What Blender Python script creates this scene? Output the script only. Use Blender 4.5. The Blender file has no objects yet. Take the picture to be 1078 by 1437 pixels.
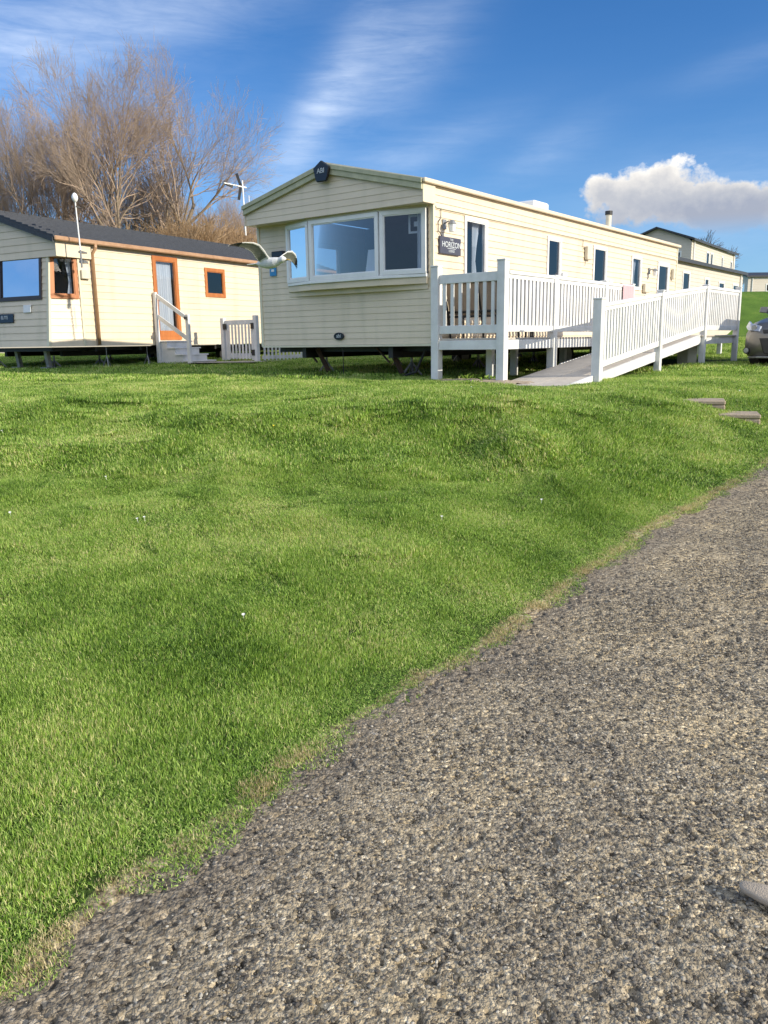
import bpy, bmesh, math, random
import numpy as np
from mathutils import Vector, Matrix
R = math.radians
rnd = random.Random(7)
scene = bpy.context.scene
COL = scene.collection
EYE = 1.5
YAW = 0.64893
PSI = math.pi/2 - YAW
MAIN_O = Vector((0.7999, 12.7423, EYE-0.0439))

# ------------------------------------------------------------------ materials
def node(nt, t, **kw):
    n = nt.nodes.new(t)
    for k, v in kw.items():
        if k.startswith('i_'): n.inputs[k[2:].replace('_', ' ')].default_value = v
        else: setattr(n, k, v)
    return n
def mat_base(name):
    m = bpy.data.materials.new(name); m.use_nodes = True
    nt = m.node_tree
    b = nt.nodes['Principled BSDF']
    return m, nt, b
def rgba(c): return (c[0], c[1], c[2], 1)
def ramp(nt, stops, interp='LINEAR'):
    r = nt.nodes.new('ShaderNodeValToRGB'); cr = r.color_ramp; cr.interpolation = interp
    while len(cr.elements) < len(stops): cr.elements.new(0.5)
    for e, (p, c) in zip(cr.elements, stops):
        e.position = p; e.color = rgba(c) if len(c) == 3 else c
    return r
def simple(name, c1, c2=None, scale=3.0, rough=0.6, bump=0.0, bscale=60, metallic=0.0, spec=0.5, stretch=(1, 1, 1)):
    m, nt, b = mat_base(name)
    L = nt.links.new
    tc = node(nt, 'ShaderNodeTexCoord'); mp = node(nt, 'ShaderNodeMapping'); mp.inputs['Scale'].default_value = stretch
    L(tc.outputs['Object'], mp.inputs['Vector'])
    if c2 is None: c2 = tuple(x*0.85 for x in c1)
    n = node(nt, 'ShaderNodeTexNoise'); n.inputs['Scale'].default_value = scale; n.inputs['Detail'].default_value = 6
    n.inputs['Roughness'].default_value = 0.65
    L(mp.outputs[0], n.inputs['Vector'])
    r = ramp(nt, [(0.35, c1), (0.7, c2)])
    L(n.outputs['Fac'], r.inputs[0]); L(r.outputs[0], b.inputs['Base Color'])
    b.inputs['Roughness'].default_value = rough; b.inputs['Metallic'].default_value = metallic
    b.inputs['Specular IOR Level'].default_value = spec
    if bump > 0:
        n2 = node(nt, 'ShaderNodeTexNoise'); n2.inputs['Scale'].default_value = bscale; n2.inputs['Detail'].default_value = 4
        L(mp.outputs[0], n2.inputs['Vector'])
        bp = node(nt, 'ShaderNodeBump'); bp.inputs['Strength'].default_value = bump; bp.inputs['Distance'].default_value = 0.01
        L(n2.outputs['Fac'], bp.inputs['Height']); L(bp.outputs[0], b.inputs['Normal'])
    return m
M = {}
M['cream'] = simple('cream_cladding', (.74, .635, .485), (.68, .575, .435), 1.3, .42, .12, 30, stretch=(.4, .4, 6))
def streaks(m, amt):
    nt = m.node_tree; b = nt.nodes['Principled BSDF']; src = b.inputs['Base Color'].links[0].from_socket
    tc = nt.nodes.new('ShaderNodeTexCoord'); mp = nt.nodes.new('ShaderNodeMapping'); mp.inputs['Scale'].default_value = (2.2, 2.2, .25)
    n = nt.nodes.new('ShaderNodeTexNoise'); n.inputs['Scale'].default_value = 1.6; n.inputs['Detail'].default_value = 7
    nt.links.new(tc.outputs['Object'], mp.inputs[0]); nt.links.new(mp.outputs[0], n.inputs['Vector'])
    r = ramp(nt, [(.50, (1, 1, 1)), (.78, (1-amt, 1-amt*.85, 1-amt))]); nt.links.new(n.outputs['Fac'], r.inputs[0])
    q = nt.nodes.new('ShaderNodeMix'); q.data_type = 'RGBA'; q.blend_type = 'MULTIPLY'; q.inputs[0].default_value = 1
    nt.links.new(src, q.inputs[6]); nt.links.new(r.outputs[0], q.inputs[7]); nt.links.new(q.outputs[2], b.inputs['Base Color'])
streaks(M['cream'], .16)
M['cream2'] = simple('pale_cladding', (.74, .69, .56), (.68, .62, .50), 1.1, .45, .12, 30, stretch=(.4, .4, 6))
M['cream3'] = simple('far_cladding', (.62, .56, .48), (.56, .50, .42), 1.1, .5)
M['olive'] = simple('green_bargeboard', (.50, .49, .34), (.34, .35, .23), 5, .6, .15, 30)
M['trim'] = simple('pale_trim', (.72, .68, .52), (.62, .58, .44), 4, .45)
M['white'] = simple('white_upvc', (.84, .84, .84), (.72, .73, .72), 2.5, .35, .03, 40)
M['whitewood'] = simple('white_painted_rail', (.76, .76, .76), (.62, .62, .61), 3.5, .45, .08, 60)
streaks(M['whitewood'], .20)
M['orange'] = simple('oak_frame', (.48, .17, .045), (.34, .11, .03), 9, .45, .1, 80, stretch=(1, 1, .2))
M['copper'] = simple('tan_gutter', (.44, .27, .16), (.34, .19, .10), 8, .35)
M['slate'] = simple('dark_roof_tile', (.045, .05, .062), (.025, .028, .036), 14, .55, .3, 60)
M['black'] = simple('black_steel', (.018, .018, .02), (.03, .028, .026), 12, .5)
M['blackgloss'] = simple('black_badge', (.006, .008, .014), (.01, .012, .02), 12, .25)
M['galv'] = simple('galvanised_steel', (.35, .36, .37), (.2, .2, .2), 20, .45, .1, 80, metallic=.6)
M['rust'] = simple('rusty_steel', (.10, .05, .03), (.05, .04, .035), 20, .8)
M['deckfloor'] = simple('grey_deck_board', (.52, .47, .41), (.40, .36, .32), 5, .8, .2, 90, stretch=(1, 1, 1))
M['concrete'] = simple('concrete', (.40, .36, .30), (.27, .24, .20), 9, .9, .5, 120)
M['slab'] = simple('weathered_slab', (.42, .34, .25), (.25, .20, .15), 7, .95, .6, 90)
M['tanfabric'] = simple('tan_fabric', (.38, .30, .24), (.30, .24, .19), 10, .9, .2, 200)
M['pink'] = simple('pink_towel', (.62, .42, .44), (.50, .34, .38), 30, .95, .5, 150, stretch=(6, 1, .3))
M['sign'] = simple('dark_sign', (.045, .05, .085), (.065, .065, .085), 20, .5)
M['letters'] = simple('sign_lettering', (.62, .66, .70), (.5, .55, .58), 20, .6)
M['blue'] = simple('blue_sticker', (.03, .22, .50), (.05, .28, .55), 10, .4)
M['curtain'] = simple('pale_curtain', (.80, .84, .88), (.62, .68, .76), 3, .9, .2, 60, stretch=(8, 8, .3))
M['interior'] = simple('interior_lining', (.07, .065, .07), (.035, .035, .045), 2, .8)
M['paint_car'] = simple('grey_car_paint', (.20, .19, .175), (.19, .18, .165), 2, .28, metallic=.55)
M['rubber'] = simple('tyre_rubber', (.02, .02, .021), (.03, .03, .03), 20, .8)
M['gullwhite'] = simple('gull_white', (.80, .80, .80), (.66, .66, .64), 12, .7, .3, 60)
M['gullgrey'] = simple('gull_grey', (.20, .21, .19), (.13, .14, .12), 14, .7, .5, 40, stretch=(1, 8, 1))
M['gullblack'] = simple('gull_black', (.015, .015, .018), (.03, .03, .03), 12, .7)
M['bill'] = simple('gull_bill', (.6, .42, .08), (.5, .3, .06), 12, .4)
M['plastic'] = simple('cream_plastic', (.66, .62, .50), (.55, .5, .4), 10, .4)
M['earth'] = simple('brown_earth', (.17, .12, .07), (.09, .065, .04), 12, .95, .8, 60)

def glass_mat(name, tint, gl=.35):
    m, nt, b = mat_base(name); L = nt.links.new
    nt.nodes.remove(b)
    out = nt.nodes['Material Output']
    tr = node(nt, 'ShaderNodeBsdfTransparent'); tr.inputs[0].default_value = rgba(tint)
    g = node(nt, 'ShaderNodeBsdfGlossy'); g.inputs['Roughness'].default_value = .03; g.inputs[0].default_value = (.72, .72, .74, 1)
    fr = node(nt, 'ShaderNodeFresnel'); fr.inputs[0].default_value = 1.5
    ma = node(nt, 'ShaderNodeMath', operation='MULTIPLY_ADD'); ma.inputs[1].default_value = .9; ma.inputs[2].default_value = gl
    mx = node(nt, 'ShaderNodeMixShader')
    no = node(nt, 'ShaderNodeTexNoise'); no.inputs['Scale'].default_value = 1.2
    tc = node(nt, 'ShaderNodeTexCoord'); L(tc.outputs['Object'], no.inputs['Vector'])
    bp = node(nt, 'ShaderNodeBump'); bp.inputs['Strength'].default_value = .12; bp.inputs['Distance'].default_value = .02
    L(no.outputs['Fac'], bp.inputs['Height']); L(bp.outputs[0], g.inputs['Normal'])
    L(fr.outputs[0], ma.inputs[0]); L(ma.outputs[0], mx.inputs[0]); L(tr.outputs[0], mx.inputs[1]); L(g.outputs[0], mx.inputs[2])
    L(mx.outputs[0], out.inputs[0])
    return m
M['glass'] = glass_mat('window_glass', (.70, .73, .78), .06)
M['carglass'] = glass_mat('windscreen_glass', (.15, .18, .2), .1)
m, nt, b = mat_base('headlight_glass'); b.inputs['Base Color'].default_value = (.55, .57, .6, 1); b.inputs['Roughness'].default_value = .12; b.inputs['Metallic'].default_value = .5
M['lamp'] = m

# ------------------------------------------------------------------ numpy noise
def vnoise(x, y, seed=0):
    x = np.asarray(x, float); y = np.asarray(y, float)
    xi = np.floor(x).astype(np.int64); yi = np.floor(y).astype(np.int64)
    xf = x-xi; yf = y-yi
    u = xf*xf*(3-2*xf); v = yf*yf*(3-2*yf)
    def h(a, b):
        n = (a*374761393 + b*668265263 + seed*974711) & 0xffffffff
        n = ((n ^ (n >> 13)) * 1274126177) & 0xffffffff
        n = n ^ (n >> 16)
        return (n & 0xffff)/65535.0
    return (h(xi, yi)*(1-u)+h(xi+1, yi)*u)*(1-v)+(h(xi, yi+1)*(1-u)+h(xi+1, yi+1)*u)*v
def fbm(x, y, o=3, seed=0):
    s = 0; a = .5; t = 0
    for i in range(o):
        s = s+a*vnoise(x*2**i, y*2**i, seed+i*17); t += a; a *= .5
    return s/t-.5
def sstep(x, a, b):
    t = np.clip((np.asarray(x, float)-a)/(b-a), 0, 1); return t*t*(3-2*t)

# ------------------------------------------------------------------ terrain
EDGE = [(-9, -16), (-3.4, -3.2), (-1.6, .2), (-1.12, 1.2), (-.93, 1.58), (-.83, 1.82), (-.70, 2.04), (-.55, 2.27), (-.38, 2.60), (-.13, 2.96), (.18, 3.38),
        (.72, 4.02), (1.20, 4.72), (1.78, 5.5), (2.70, 6.5), (3.55, 7.42), (4.5, 8.4), (5.5, 9.6), (6.5, 11.2), (7.3, 13.0), (7.5, 14.2), (7.0, 14.9),
        (6.75, 15.6), (8.6, 18.6), (12.5, 24), (20, 35), (34, 56), (60, 95)]
E0 = np.array(EDGE, float)
def edge_dist(x, y):
    """signed distance to the road edge, positive on the grass side"""
    x = np.asarray(x, float); y = np.asarray(y, float)
    best = np.full(x.shape, 1e9); sgn = np.ones(x.shape)
    for a, b in zip(E0[:-1], E0[1:]):
        d = b-a; L2 = d@d
        t = np.clip(((x-a[0])*d[0]+(y-a[1])*d[1])/L2, 0, 1)
        px = a[0]+t*d[0]; py = a[1]+t*d[1]
        q = (x-px)**2+(y-py)**2
        s = d[0]*(y-a[1])-d[1]*(x-a[0])
        upd = q < best-1e-9
        best = np.where(upd, q, best); sgn = np.where(upd, np.sign(s), sgn)
    return np.sqrt(best)*sgn
def wob(x, y):   # wander of the grass edge
    return .10*fbm(x*1.7, y*1.7, 3, 5)+.05*fbm(x*7, y*7, 2, 9)
def road_z(y):
    return np.interp(y, [-40, 0, 3.5, 5, 6.5, 8, 10, 12, 15, 25, 34, 46, 60, 200], [-.6, 0, .01, .09, .22, .40, .60, .76, .94, 1.02, 1.5, 2.6, 3.4, 4])
def ground_z(x, y, detail=True):
    x = np.asarray(x, float); y = np.asarray(y, float)
    d = edge_dist(x, y)
    rz = road_z(y)
    plat = .82+.018*(y-9.5)
    plat = np.where(y > 30, .82+.018*20.5+.002*(y-30), plat)
    hill = np.interp(y, [0, 27, 32, 38, 45, 60, 90, 600], [0, 0, .12, .35, 2.6, 2.7, 2.7, 14])*sstep(x-.18*(y-30), -2, 7)
    back = np.interp(y, [0, 60, 600], [0, 0, 4])*(1-sstep(x, 0, 12))
    plat = plat+hill+back
    low = np.minimum(rz, 0.0)
    k = sstep(y+.10*np.sin(x*1.1), 2.0, 9.3)
    bank = low*(1-k)+k*plat+.05*(1-k)
    # lumps of the bank
    near = sstep(y, 2.5, 6)*(1-sstep(y, 11, 13))
    bank = bank + near*(.13*fbm(x*.55+3, y*.8, 2, 31)*(1-sstep(y, 9, 11))+.10*fbm(x*1.5, y*2.0, 2, 77)*(1-sstep(y, 9.3, 11)))
    bank = bank + .09*np.exp(-((y-7.9-.10*x)/.40)**2)*sstep(x, -3.5, -1)*(1-sstep(x, 1.5, 2.6))
    bank = bank - .10*np.exp(-((x-.75)**2/.25+(y-6.4)**2/.8)) + .10*np.exp(-((x-1.35)**2/.10+(y-6.9)**2/.9))
    bank = bank + .05*np.exp(-((x+3.0)**2/.5+(y-8.1)**2/.06))
    bank = bank + .035*fbm(x*2.6, y*2.6, 3, 3)*(1-sstep(y, 12, 14)*.6)
    w = sstep(d, 0, 1.15+.9*sstep(y, 5, 8))
    g = rz+.018+(bank-rz)*np.maximum(w, 0) + .02*fbm(x*6, y*6, 2, 8)*sstep(d, 0, .3)
    # flat ground under the steps path
    g = np.where(d < 0, rz-.03*sstep(-d, 0, .12)+.018*(1-sstep(-d, 0, .1)), g)
    # far bank to the right of the road
    g = g+np.where(d < -7.5, .25*sstep(-d, 7.5, 11), 0)+np.where((d < -30), sstep(-d, 30, 180)*16*(1-sstep(y, 60, 160)), 0)
    g = g+sstep(-y, 30, 200)*9
    return g
def gz(x, y): return float(ground_z(np.array([x]), np.array([y]))[0])

def mesh_from_np(name, verts, faces, mats, smooth=True, attrs=None):
    me = bpy.data.meshes.new(name)
    nv = len(verts); nf = len(faces); k = faces.shape[1]
    me.vertices.add(nv); me.vertices.foreach_set('co', np.asarray(verts, np.float32).ravel())
    me.loops.add(nf*k); me.loops.foreach_set('vertex_index', np.asarray(faces, np.int32).ravel())
    me.polygons.add(nf); me.polygons.foreach_set('loop_start', np.arange(nf, dtype=np.int32)*k)
    me.polygons.foreach_set('loop_total', np.full(nf, k, np.int32))
    me.polygons.foreach_set('use_smooth', np.full(nf, smooth, bool))
    me.update(calc_edges=True)
    for mm in mats: me.materials.append(mm)
    for an, av in (attrs or {}).items():
        a = me.attributes.new(an, 'FLOAT', 'POINT'); a.data.foreach_set('value', np.asarray(av, np.float32))
    return me
def link(name, me, parent=None):
    o = bpy.data.objects.new(name, me); COL.objects.link(o)
    if parent: o.parent = parent
    return o
def tag(o, label=None, cat=None, group=None, kind=None):
    if label: o['label'] = label
    if cat: o['category'] = cat
    if group: o['group'] = group
    if kind: o['kind'] = kind
    return o

def lines_(segs):
    out = [segs[0][0]]
    for a, b, st in segs:
        n = max(1, int(round((b-a)/st))); out += list(np.linspace(a, b, n+1)[1:])
    return np.array(out)
xs = lines_([(-600, -60, 45), (-60, -16, 4), (-16, -7, .35), (-7, 7, .065), (7, 14, .3), (14, 60, 3), (60, 600, 45)])
ys = lines_([(-400, -40, 40), (-40, -4, 3), (-4, .8, .3), (.8, 12.5, .06), (12.5, 24, .2), (24, 60, 1.0), (60, 700, 32)])
X, Y = np.meshgrid(xs, ys)
Z = ground_z(X, Y)
D = edge_dist(X, Y)-wob(X, Y)
nx, ny = len(xs), len(ys)
idx = np.arange(nx*ny).reshape(ny, nx)
F = np.stack([idx[:-1, :-1], idx[:-1, 1:], idx[1:, 1:], idx[1:, :-1]], -1).reshape(-1, 4)

# ground material
m, nt, b = mat_base('lawn_ground'); L = nt.links.new
M['ground'] = m
geo = node(nt, 'ShaderNodeNewGeometry')
at = node(nt, 'ShaderNodeAttribute', attribute_name='edge')
n1 = node(nt, 'ShaderNodeTexNoise'); n1.inputs['Scale'].default_value = .9; n1.inputs['Detail'].default_value = 8
n2 = node(nt, 'ShaderNodeTexNoise'); n2.inputs['Scale'].default_value = 38; n2.inputs['Detail'].default_value = 5
L(geo.outputs['Position'], n1.inputs['Vector']); L(geo.outputs['Position'], n2.inputs['Vector'])
r1 = ramp(nt, [(.3, (.035, .065, .012)), (.6, (.06, .10, .018)), (.75, (.10, .12, .03))])
L(n1.outputs['Fac'], r1.inputs[0])
r2 = ramp(nt, [(.3, (.35, .35, .35)), (.7, (1.3, 1.3, 1.2))]); L(n2.outputs['Fac'], r2.inputs[0])
mx = node(nt, 'ShaderNodeMix', data_type='RGBA', blend_type='MULTIPLY'); mx.inputs[0].default_value = 1
L(r1.outputs[0], mx.inputs[6]); L(r2.outputs[0], mx.inputs[7])
soil = ramp(nt, [(.3, (.09, .06, .03)), (.5, (.27, .215, .14)), (.7, (.58, .49, .34))]); L(n2.outputs['Fac'], soil.inputs[0])
er = ramp(nt, [(0, (1, 1, 1)), (.55, (.9, .9, .9)), (1, (0, 0, 0))])
mr = node(nt, 'ShaderNodeMapRange'); mr.inputs[1].default_value = -.02; mr.inputs[2].default_value = .06
L(at.outputs['Fac'], mr.inputs[0]); L(mr.outputs[0], er.inputs[0])
mx2 = node(nt, 'ShaderNodeMix', data_type='RGBA')
L(er.outputs[0], mx2.inputs[0]); L(mx.outputs[2], mx2.inputs[6]); L(soil.outputs[0], mx2.inputs[7])
sy = node(nt, 'ShaderNodeSeparateXYZ'); L(geo.outputs['Position'], sy.inputs[0])
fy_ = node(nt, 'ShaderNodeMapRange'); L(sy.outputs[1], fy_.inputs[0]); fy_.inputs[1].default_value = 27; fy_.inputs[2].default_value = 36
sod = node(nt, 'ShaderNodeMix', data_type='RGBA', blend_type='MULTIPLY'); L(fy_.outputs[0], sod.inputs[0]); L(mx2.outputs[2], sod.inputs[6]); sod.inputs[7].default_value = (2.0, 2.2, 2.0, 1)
L(sod.outputs[2], b.inputs['Base Color']); b.inputs['Roughness'].default_value = .95; b.inputs['Specular IOR Level'].default_value = .15
bp = node(nt, 'ShaderNodeBump'); bp.inputs['Strength'].default_value = .9; bp.inputs['Distance'].default_value = .03
L(n2.outputs['Fac'], bp.inputs['Height']); L(bp.outputs[0], b.inputs['Normal'])
me = mesh_from_np('ground', np.stack([X, Y, Z], -1).reshape(-1, 3), F, [M['ground']], True, {'edge': D.ravel()})
tag(link('ground', me), kind='structure')

# ------------------------------------------------------------------ road (real stony relief near the camera)
m, nt, b = mat_base('worn_tarmac'); L = nt.links.new
M['road'] = m
geo = node(nt, 'ShaderNodeNewGeometry')
def vor(scale, feat='F1'):
    v = node(nt, 'ShaderNodeTexVoronoi', feature=feat); v.inputs['Scale'].default_value = scale
    return v
wn = node(nt, 'ShaderNodeTexNoise'); wn.inputs['Scale'].default_value = 60; wn.inputs['Detail'].default_value = 2
L(geo.outputs['Position'], wn.inputs['Vector'])
wm = node(nt, 'ShaderNodeVectorMath', operation='MULTIPLY_ADD'); wm.inputs[1].default_value = (.012, .012, .012)
L(wn.outputs['Color'], wm.inputs[0]); L(geo.outputs['Position'], wm.inputs[2])
v1 = vor(84); v2 = vor(200); L(wm.outputs[0], v1.inputs['Vector']); L(wm.outputs[0], v2.inputs['Vector'])
hsv = node(nt, 'ShaderNodeSeparateColor'); L(v1.outputs['Color'], hsv.inputs[0])
stone = ramp(nt, [(0, (.10, .086, .070)), (.2, (.26, .225, .172)), (.6, (.39, .335, .25)), (.94, (.52, .45, .34)), (1, (.72, .64, .50))])
L(hsv.outputs[0], stone.inputs[0])
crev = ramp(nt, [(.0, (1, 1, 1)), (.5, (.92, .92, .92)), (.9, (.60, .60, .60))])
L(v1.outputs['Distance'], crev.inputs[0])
big = node(nt, 'ShaderNodeTexNoise'); big.inputs['Scale'].default_value = 1.1; big.inputs['Detail'].default_value = 6
L(geo.outputs['Position'], big.inputs['Vector'])
bigr = ramp(nt, [(.3, (.68, .67, .68)), (.5, (1.0, .98, .93)), (.70, (1.4, 1.32, 1.14))]); L(big.outputs['Fac'], bigr.inputs[0])
# darker finer strip beside the grass
at = node(nt, 'ShaderNodeAttribute', attribute_name='edge')
ed = ramp(nt, [(0, (.62, .62, .66)), (.5, (.75, .75, .78)), (1, (1, 1, 1))])
mr = node(nt, 'ShaderNodeMapRange'); mr.inputs[1].default_value = 0; mr.inputs[2].default_value = .35
L(at.outputs['Fac'], mr.inputs[0]); L(mr.outputs[0], ed.inputs[0])
def mul(a, b_):
    q = node(nt, 'ShaderNodeMix', data_type='RGBA', blend_type='MULTIPLY'); q.inputs[0].default_value = 1
    L(a, q.inputs[6]); L(b_, q.inputs[7]); return q.outputs[2]
# pale dusty splashes
sp = node(nt, 'ShaderNodeTexNoise'); sp.inputs['Scale'].default_value = 5.5; sp.inputs['Detail'].default_value = 8; sp.inputs['Roughness'].default_value = .75
L(geo.outputs['Position'], sp.inputs['Vector'])
spr = ramp(nt, [(.66, (0, 0, 0)), (.74, (.7, .7, .7))]); L(sp.outputs['Fac'], spr.inputs[0])
pt_ = node(nt, 'ShaderNodeTexNoise'); pt_.inputs['Scale'].default_value = 26; pt_.inputs['Detail'].default_value = 3
L(geo.outputs['Position'], pt_.inputs['Vector']); ptr = ramp(nt, [(.30, (.40, .40, .42)), (.42, (1, 1, 1)), (.62, (1.12, 1.08, 1.0))]); L(pt_.outputs['Fac'], ptr.inputs[0])
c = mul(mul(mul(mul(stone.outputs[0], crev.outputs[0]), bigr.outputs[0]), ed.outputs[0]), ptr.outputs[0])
mxs = node(nt, 'ShaderNodeMix', data_type='RGBA'); L(spr.outputs[0], mxs.inputs[0]); L(c, mxs.inputs[6]); mxs.inputs[7].default_value = (.36, .34, .31, 1)
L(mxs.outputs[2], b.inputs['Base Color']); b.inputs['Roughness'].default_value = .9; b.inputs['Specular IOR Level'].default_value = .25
hh = node(nt, 'ShaderNodeMath', operation='MULTIPLY_ADD'); hh.inputs[1].default_value = -1.0
L(v1.outputs['Distance'], hh.inputs[0])
h2 = node(nt, 'ShaderNodeMath', operation='MULTIPLY'); h2.inputs[1].default_value = -.45; L(v2.outputs['Distance'], h2.inputs[0])
L(h2.outputs[0], hh.inputs[2])
bp = node(nt, 'ShaderNodeBump'); bp.inputs['Strength'].default_value = 1.0; bp.inputs['Distance'].default_value = .006
L(hh.outputs[0], bp.inputs['Height']); L(bp.outputs[0], b.inputs['Normal'])

def resample(P, step):
    seg = np.hypot(*np.diff(P, axis=0).T); s = np.concatenate([[0], np.cumsum(seg)])
    out = []
    t = 0
    while t < s[-1]:
        q = np.array([np.interp(t, s, P[:, 0]), np.interp(t, s, P[:, 1])]); out.append(q)
        dd = max(0.0, math.hypot(q[0], q[1]-.5)); t += step(dd)
    out.append(P[-1]); return np.array(out)
def cell(x, y, sc, seed):
    """lumpy stones: distance to jittered cell points"""
    gx = np.floor(x*sc).astype(np.int64); gy = np.floor(y*sc).astype(np.int64); best = np.full(x.shape, 9.)
    for ox in (-1, 0, 1):
        for oy in (-1, 0, 1):
            cx = gx+ox; cy = gy+oy
            n = (cx*73856093 ^ cy*19349663 ^ seed) & 0xffffff
            n = ((n ^ (n >> 9))*2654435761) & 0xffffffff
            jx = ((n >> 4) & 1023)/1023.; jy = ((n >> 15) & 1023)/1023.
            hgt = ((n >> 22) & 255)/255.
            q = (x*sc-cx-jx)**2+(y*sc-cy-jy)**2 + .25*hgt
            best = np.minimum(best, q)
    return np.sqrt(best)
def rugged(x, y):
    near = 1-sstep(y, 4.5, 7.5)
    s = cell(x+.007*vnoise(x*90, y*90, 4), y+.006*vnoise(x*80, y*80, 14), 60, 11)
    r = .0046*(1-np.clip(s, 0, 1.1)) - .020*np.maximum(0, vnoise(x*46, y*46, 71)-.70)/.30
    r = r+.006*fbm(x*14, y*14, 2, 21)
    return r*near+.02*fbm(x*.9, y*.9, 3, 55)
# near block: regular fine grid clipped by the edge
def road_sheet():
    fx = lines_([(-1.6, 2.6, .0065)]); fy = lines_([(.9, 2.6, .0065), (2.6, 4.6, .011)])
    GX, GY = np.meshgrid(fx, fy)
    d = edge_dist(GX, GY)
    dd = -(d-wob(GX, GY))
    keep = d < .12
    GZ = road_z(GY)+.012+rugged(GX, GY)-.05*sstep(-dd, -.02, .10)
    n_x, n_y = len(fx), len(fy)
    ii = np.arange(n_x*n_y).reshape(n_y, n_x)
    FF = np.stack([ii[:-1, :-1], ii[:-1, 1:], ii[1:, 1:], ii[1:, :-1]], -1).reshape(-1, 4)
    kf = keep.ravel()[FF].all(1); FF = FF[kf]
    used = np.unique(FF); remap = np.full(n_x*n_y, -1); remap[used] = np.arange(len(used))
    V1 = np.stack([GX, GY, GZ], -1).reshape(-1, 3)[used]; F1 = remap[FF]; A1 = dd.ravel()[used]
    # remainder: coarser
    cx = lines_([(-14, -2.6, .4), (-2.6, 8, .05), (8, 30, .4), (30, 90, 4)]); cy = lines_([(-20, -2, 1.0), (-2, .9, .1), (.9, 4.6, .05), (4.6, 9, .025), (9, 20, .1), (20, 95, 1.5)])
    GX, GY = np.meshgrid(cx, cy); d = edge_dist(GX, GY); dd = -(d-wob(GX, GY))
    GZ = road_z(GY)+.012+rugged(GX, GY)-.05*sstep(-dd, -.02, .10)-.2*sstep(dd, 6.6, 7.6)
    inside = (GX > -1.6+.04) & (GX < 2.6-.04) & (GY > .94) & (GY < 4.56)
    n_x, n_y = len(cx), len(cy)
    ii = np.arange(n_x*n_y).reshape(n_y, n_x)
    FF = np.stack([ii[:-1, :-1], ii[:-1, 1:], ii[1:, 1:], ii[1:, :-1]], -1).reshape(-1, 4)
    GZ = np.where(inside, GZ-.015, GZ)
    kf = ((d < .15) & (dd < 8)).ravel()[FF].all(1) & ~inside.ravel()[FF].all(1); FF = FF[kf]
    used = np.unique(FF); remap = np.full(n_x*n_y, -1); remap[used] = np.arange(len(used))
    V2 = np.stack([GX, GY, GZ], -1).reshape(-1, 3)[used]; F2 = remap[FF]; A2 = dd.ravel()[used]
    V = np.concatenate([V1, V2]); FA = np.concatenate([F1, F2+len(V1)]); A = np.concatenate([A1, A2])
    return mesh_from_np('road', V, FA, [M['road']], True, {'edge': A})
tag(link('road', road_sheet()), kind='structure')

# ------------------------------------------------------------------ scatter helper (stuff only)
def scatter(name, pts, rots, scls, ids, sources, label):
    me = bpy.data.meshes.new(name)
    n = len(pts); me.vertices.add(n); me.vertices.foreach_set('co', np.asarray(pts, np.float32).ravel())
    a = me.attributes.new('rot', 'FLOAT_VECTOR', 'POINT'); a.data.foreach_set('vector', np.asarray(rots, np.float32).ravel())
    a = me.attributes.new('scl', 'FLOAT_VECTOR', 'POINT'); a.data.foreach_set('vector', np.asarray(scls, np.float32).ravel())
    a = me.attributes.new('pick', 'INT', 'POINT'); a.data.foreach_set('value', np.asarray(ids, np.int32))
    o = link(name, me)
    c = bpy.data.collections.new(name+'_tufts')
    for i, s in enumerate(sources):
        so = bpy.data.objects.new('%s_tuft_%02d' % (name, i), s); c.objects.link(so)
    ng = bpy.data.node_groups.new(name+'_spread', 'GeometryNodeTree')
    ng.interface.new_socket('Geometry', in_out='INPUT', socket_type='NodeSocketGeometry')
    ng.interface.new_socket('Geometry', in_out='OUTPUT', socket_type='NodeSocketGeometry')
    gi = ng.nodes.new('NodeGroupInput'); go = ng.nodes.new('NodeGroupOutput')
    ip = ng.nodes.new('GeometryNodeInstanceOnPoints'); ci = ng.nodes.new('GeometryNodeCollectionInfo')
    ci.inputs['Collection'].default_value = c; ci.inputs['Separate Children'].default_value = True; ci.inputs['Reset Children'].default_value = True
    ip.inputs['Pick Instance'].default_value = True
    def na(nm, t):
        q = ng.nodes.new('GeometryNodeInputNamedAttribute'); q.data_type = t; q.inputs[0].default_value = nm
        return [s for s in q.outputs if s.name == 'Attribute' and s.enabled][0]
    ng.links.new(gi.outputs[0], ip.inputs['Points']); ng.links.new(ci.outputs[0], ip.inputs['Instance'])
    ng.links.new(na('rot', 'FLOAT_VECTOR'), ip.inputs['Rotation']); ng.links.new(na('scl', 'FLOAT_VECTOR'), ip.inputs['Scale'])
    ng.links.new(na('pick', 'INT'), ip.inputs['Instance Index'])
    ng.links.new(ip.outputs[0], go.inputs[0])
    md = o.modifiers.new('spread', 'NODES'); md.node_group = ng
    tag(o, label, None, None, 'stuff')
    return o

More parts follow.
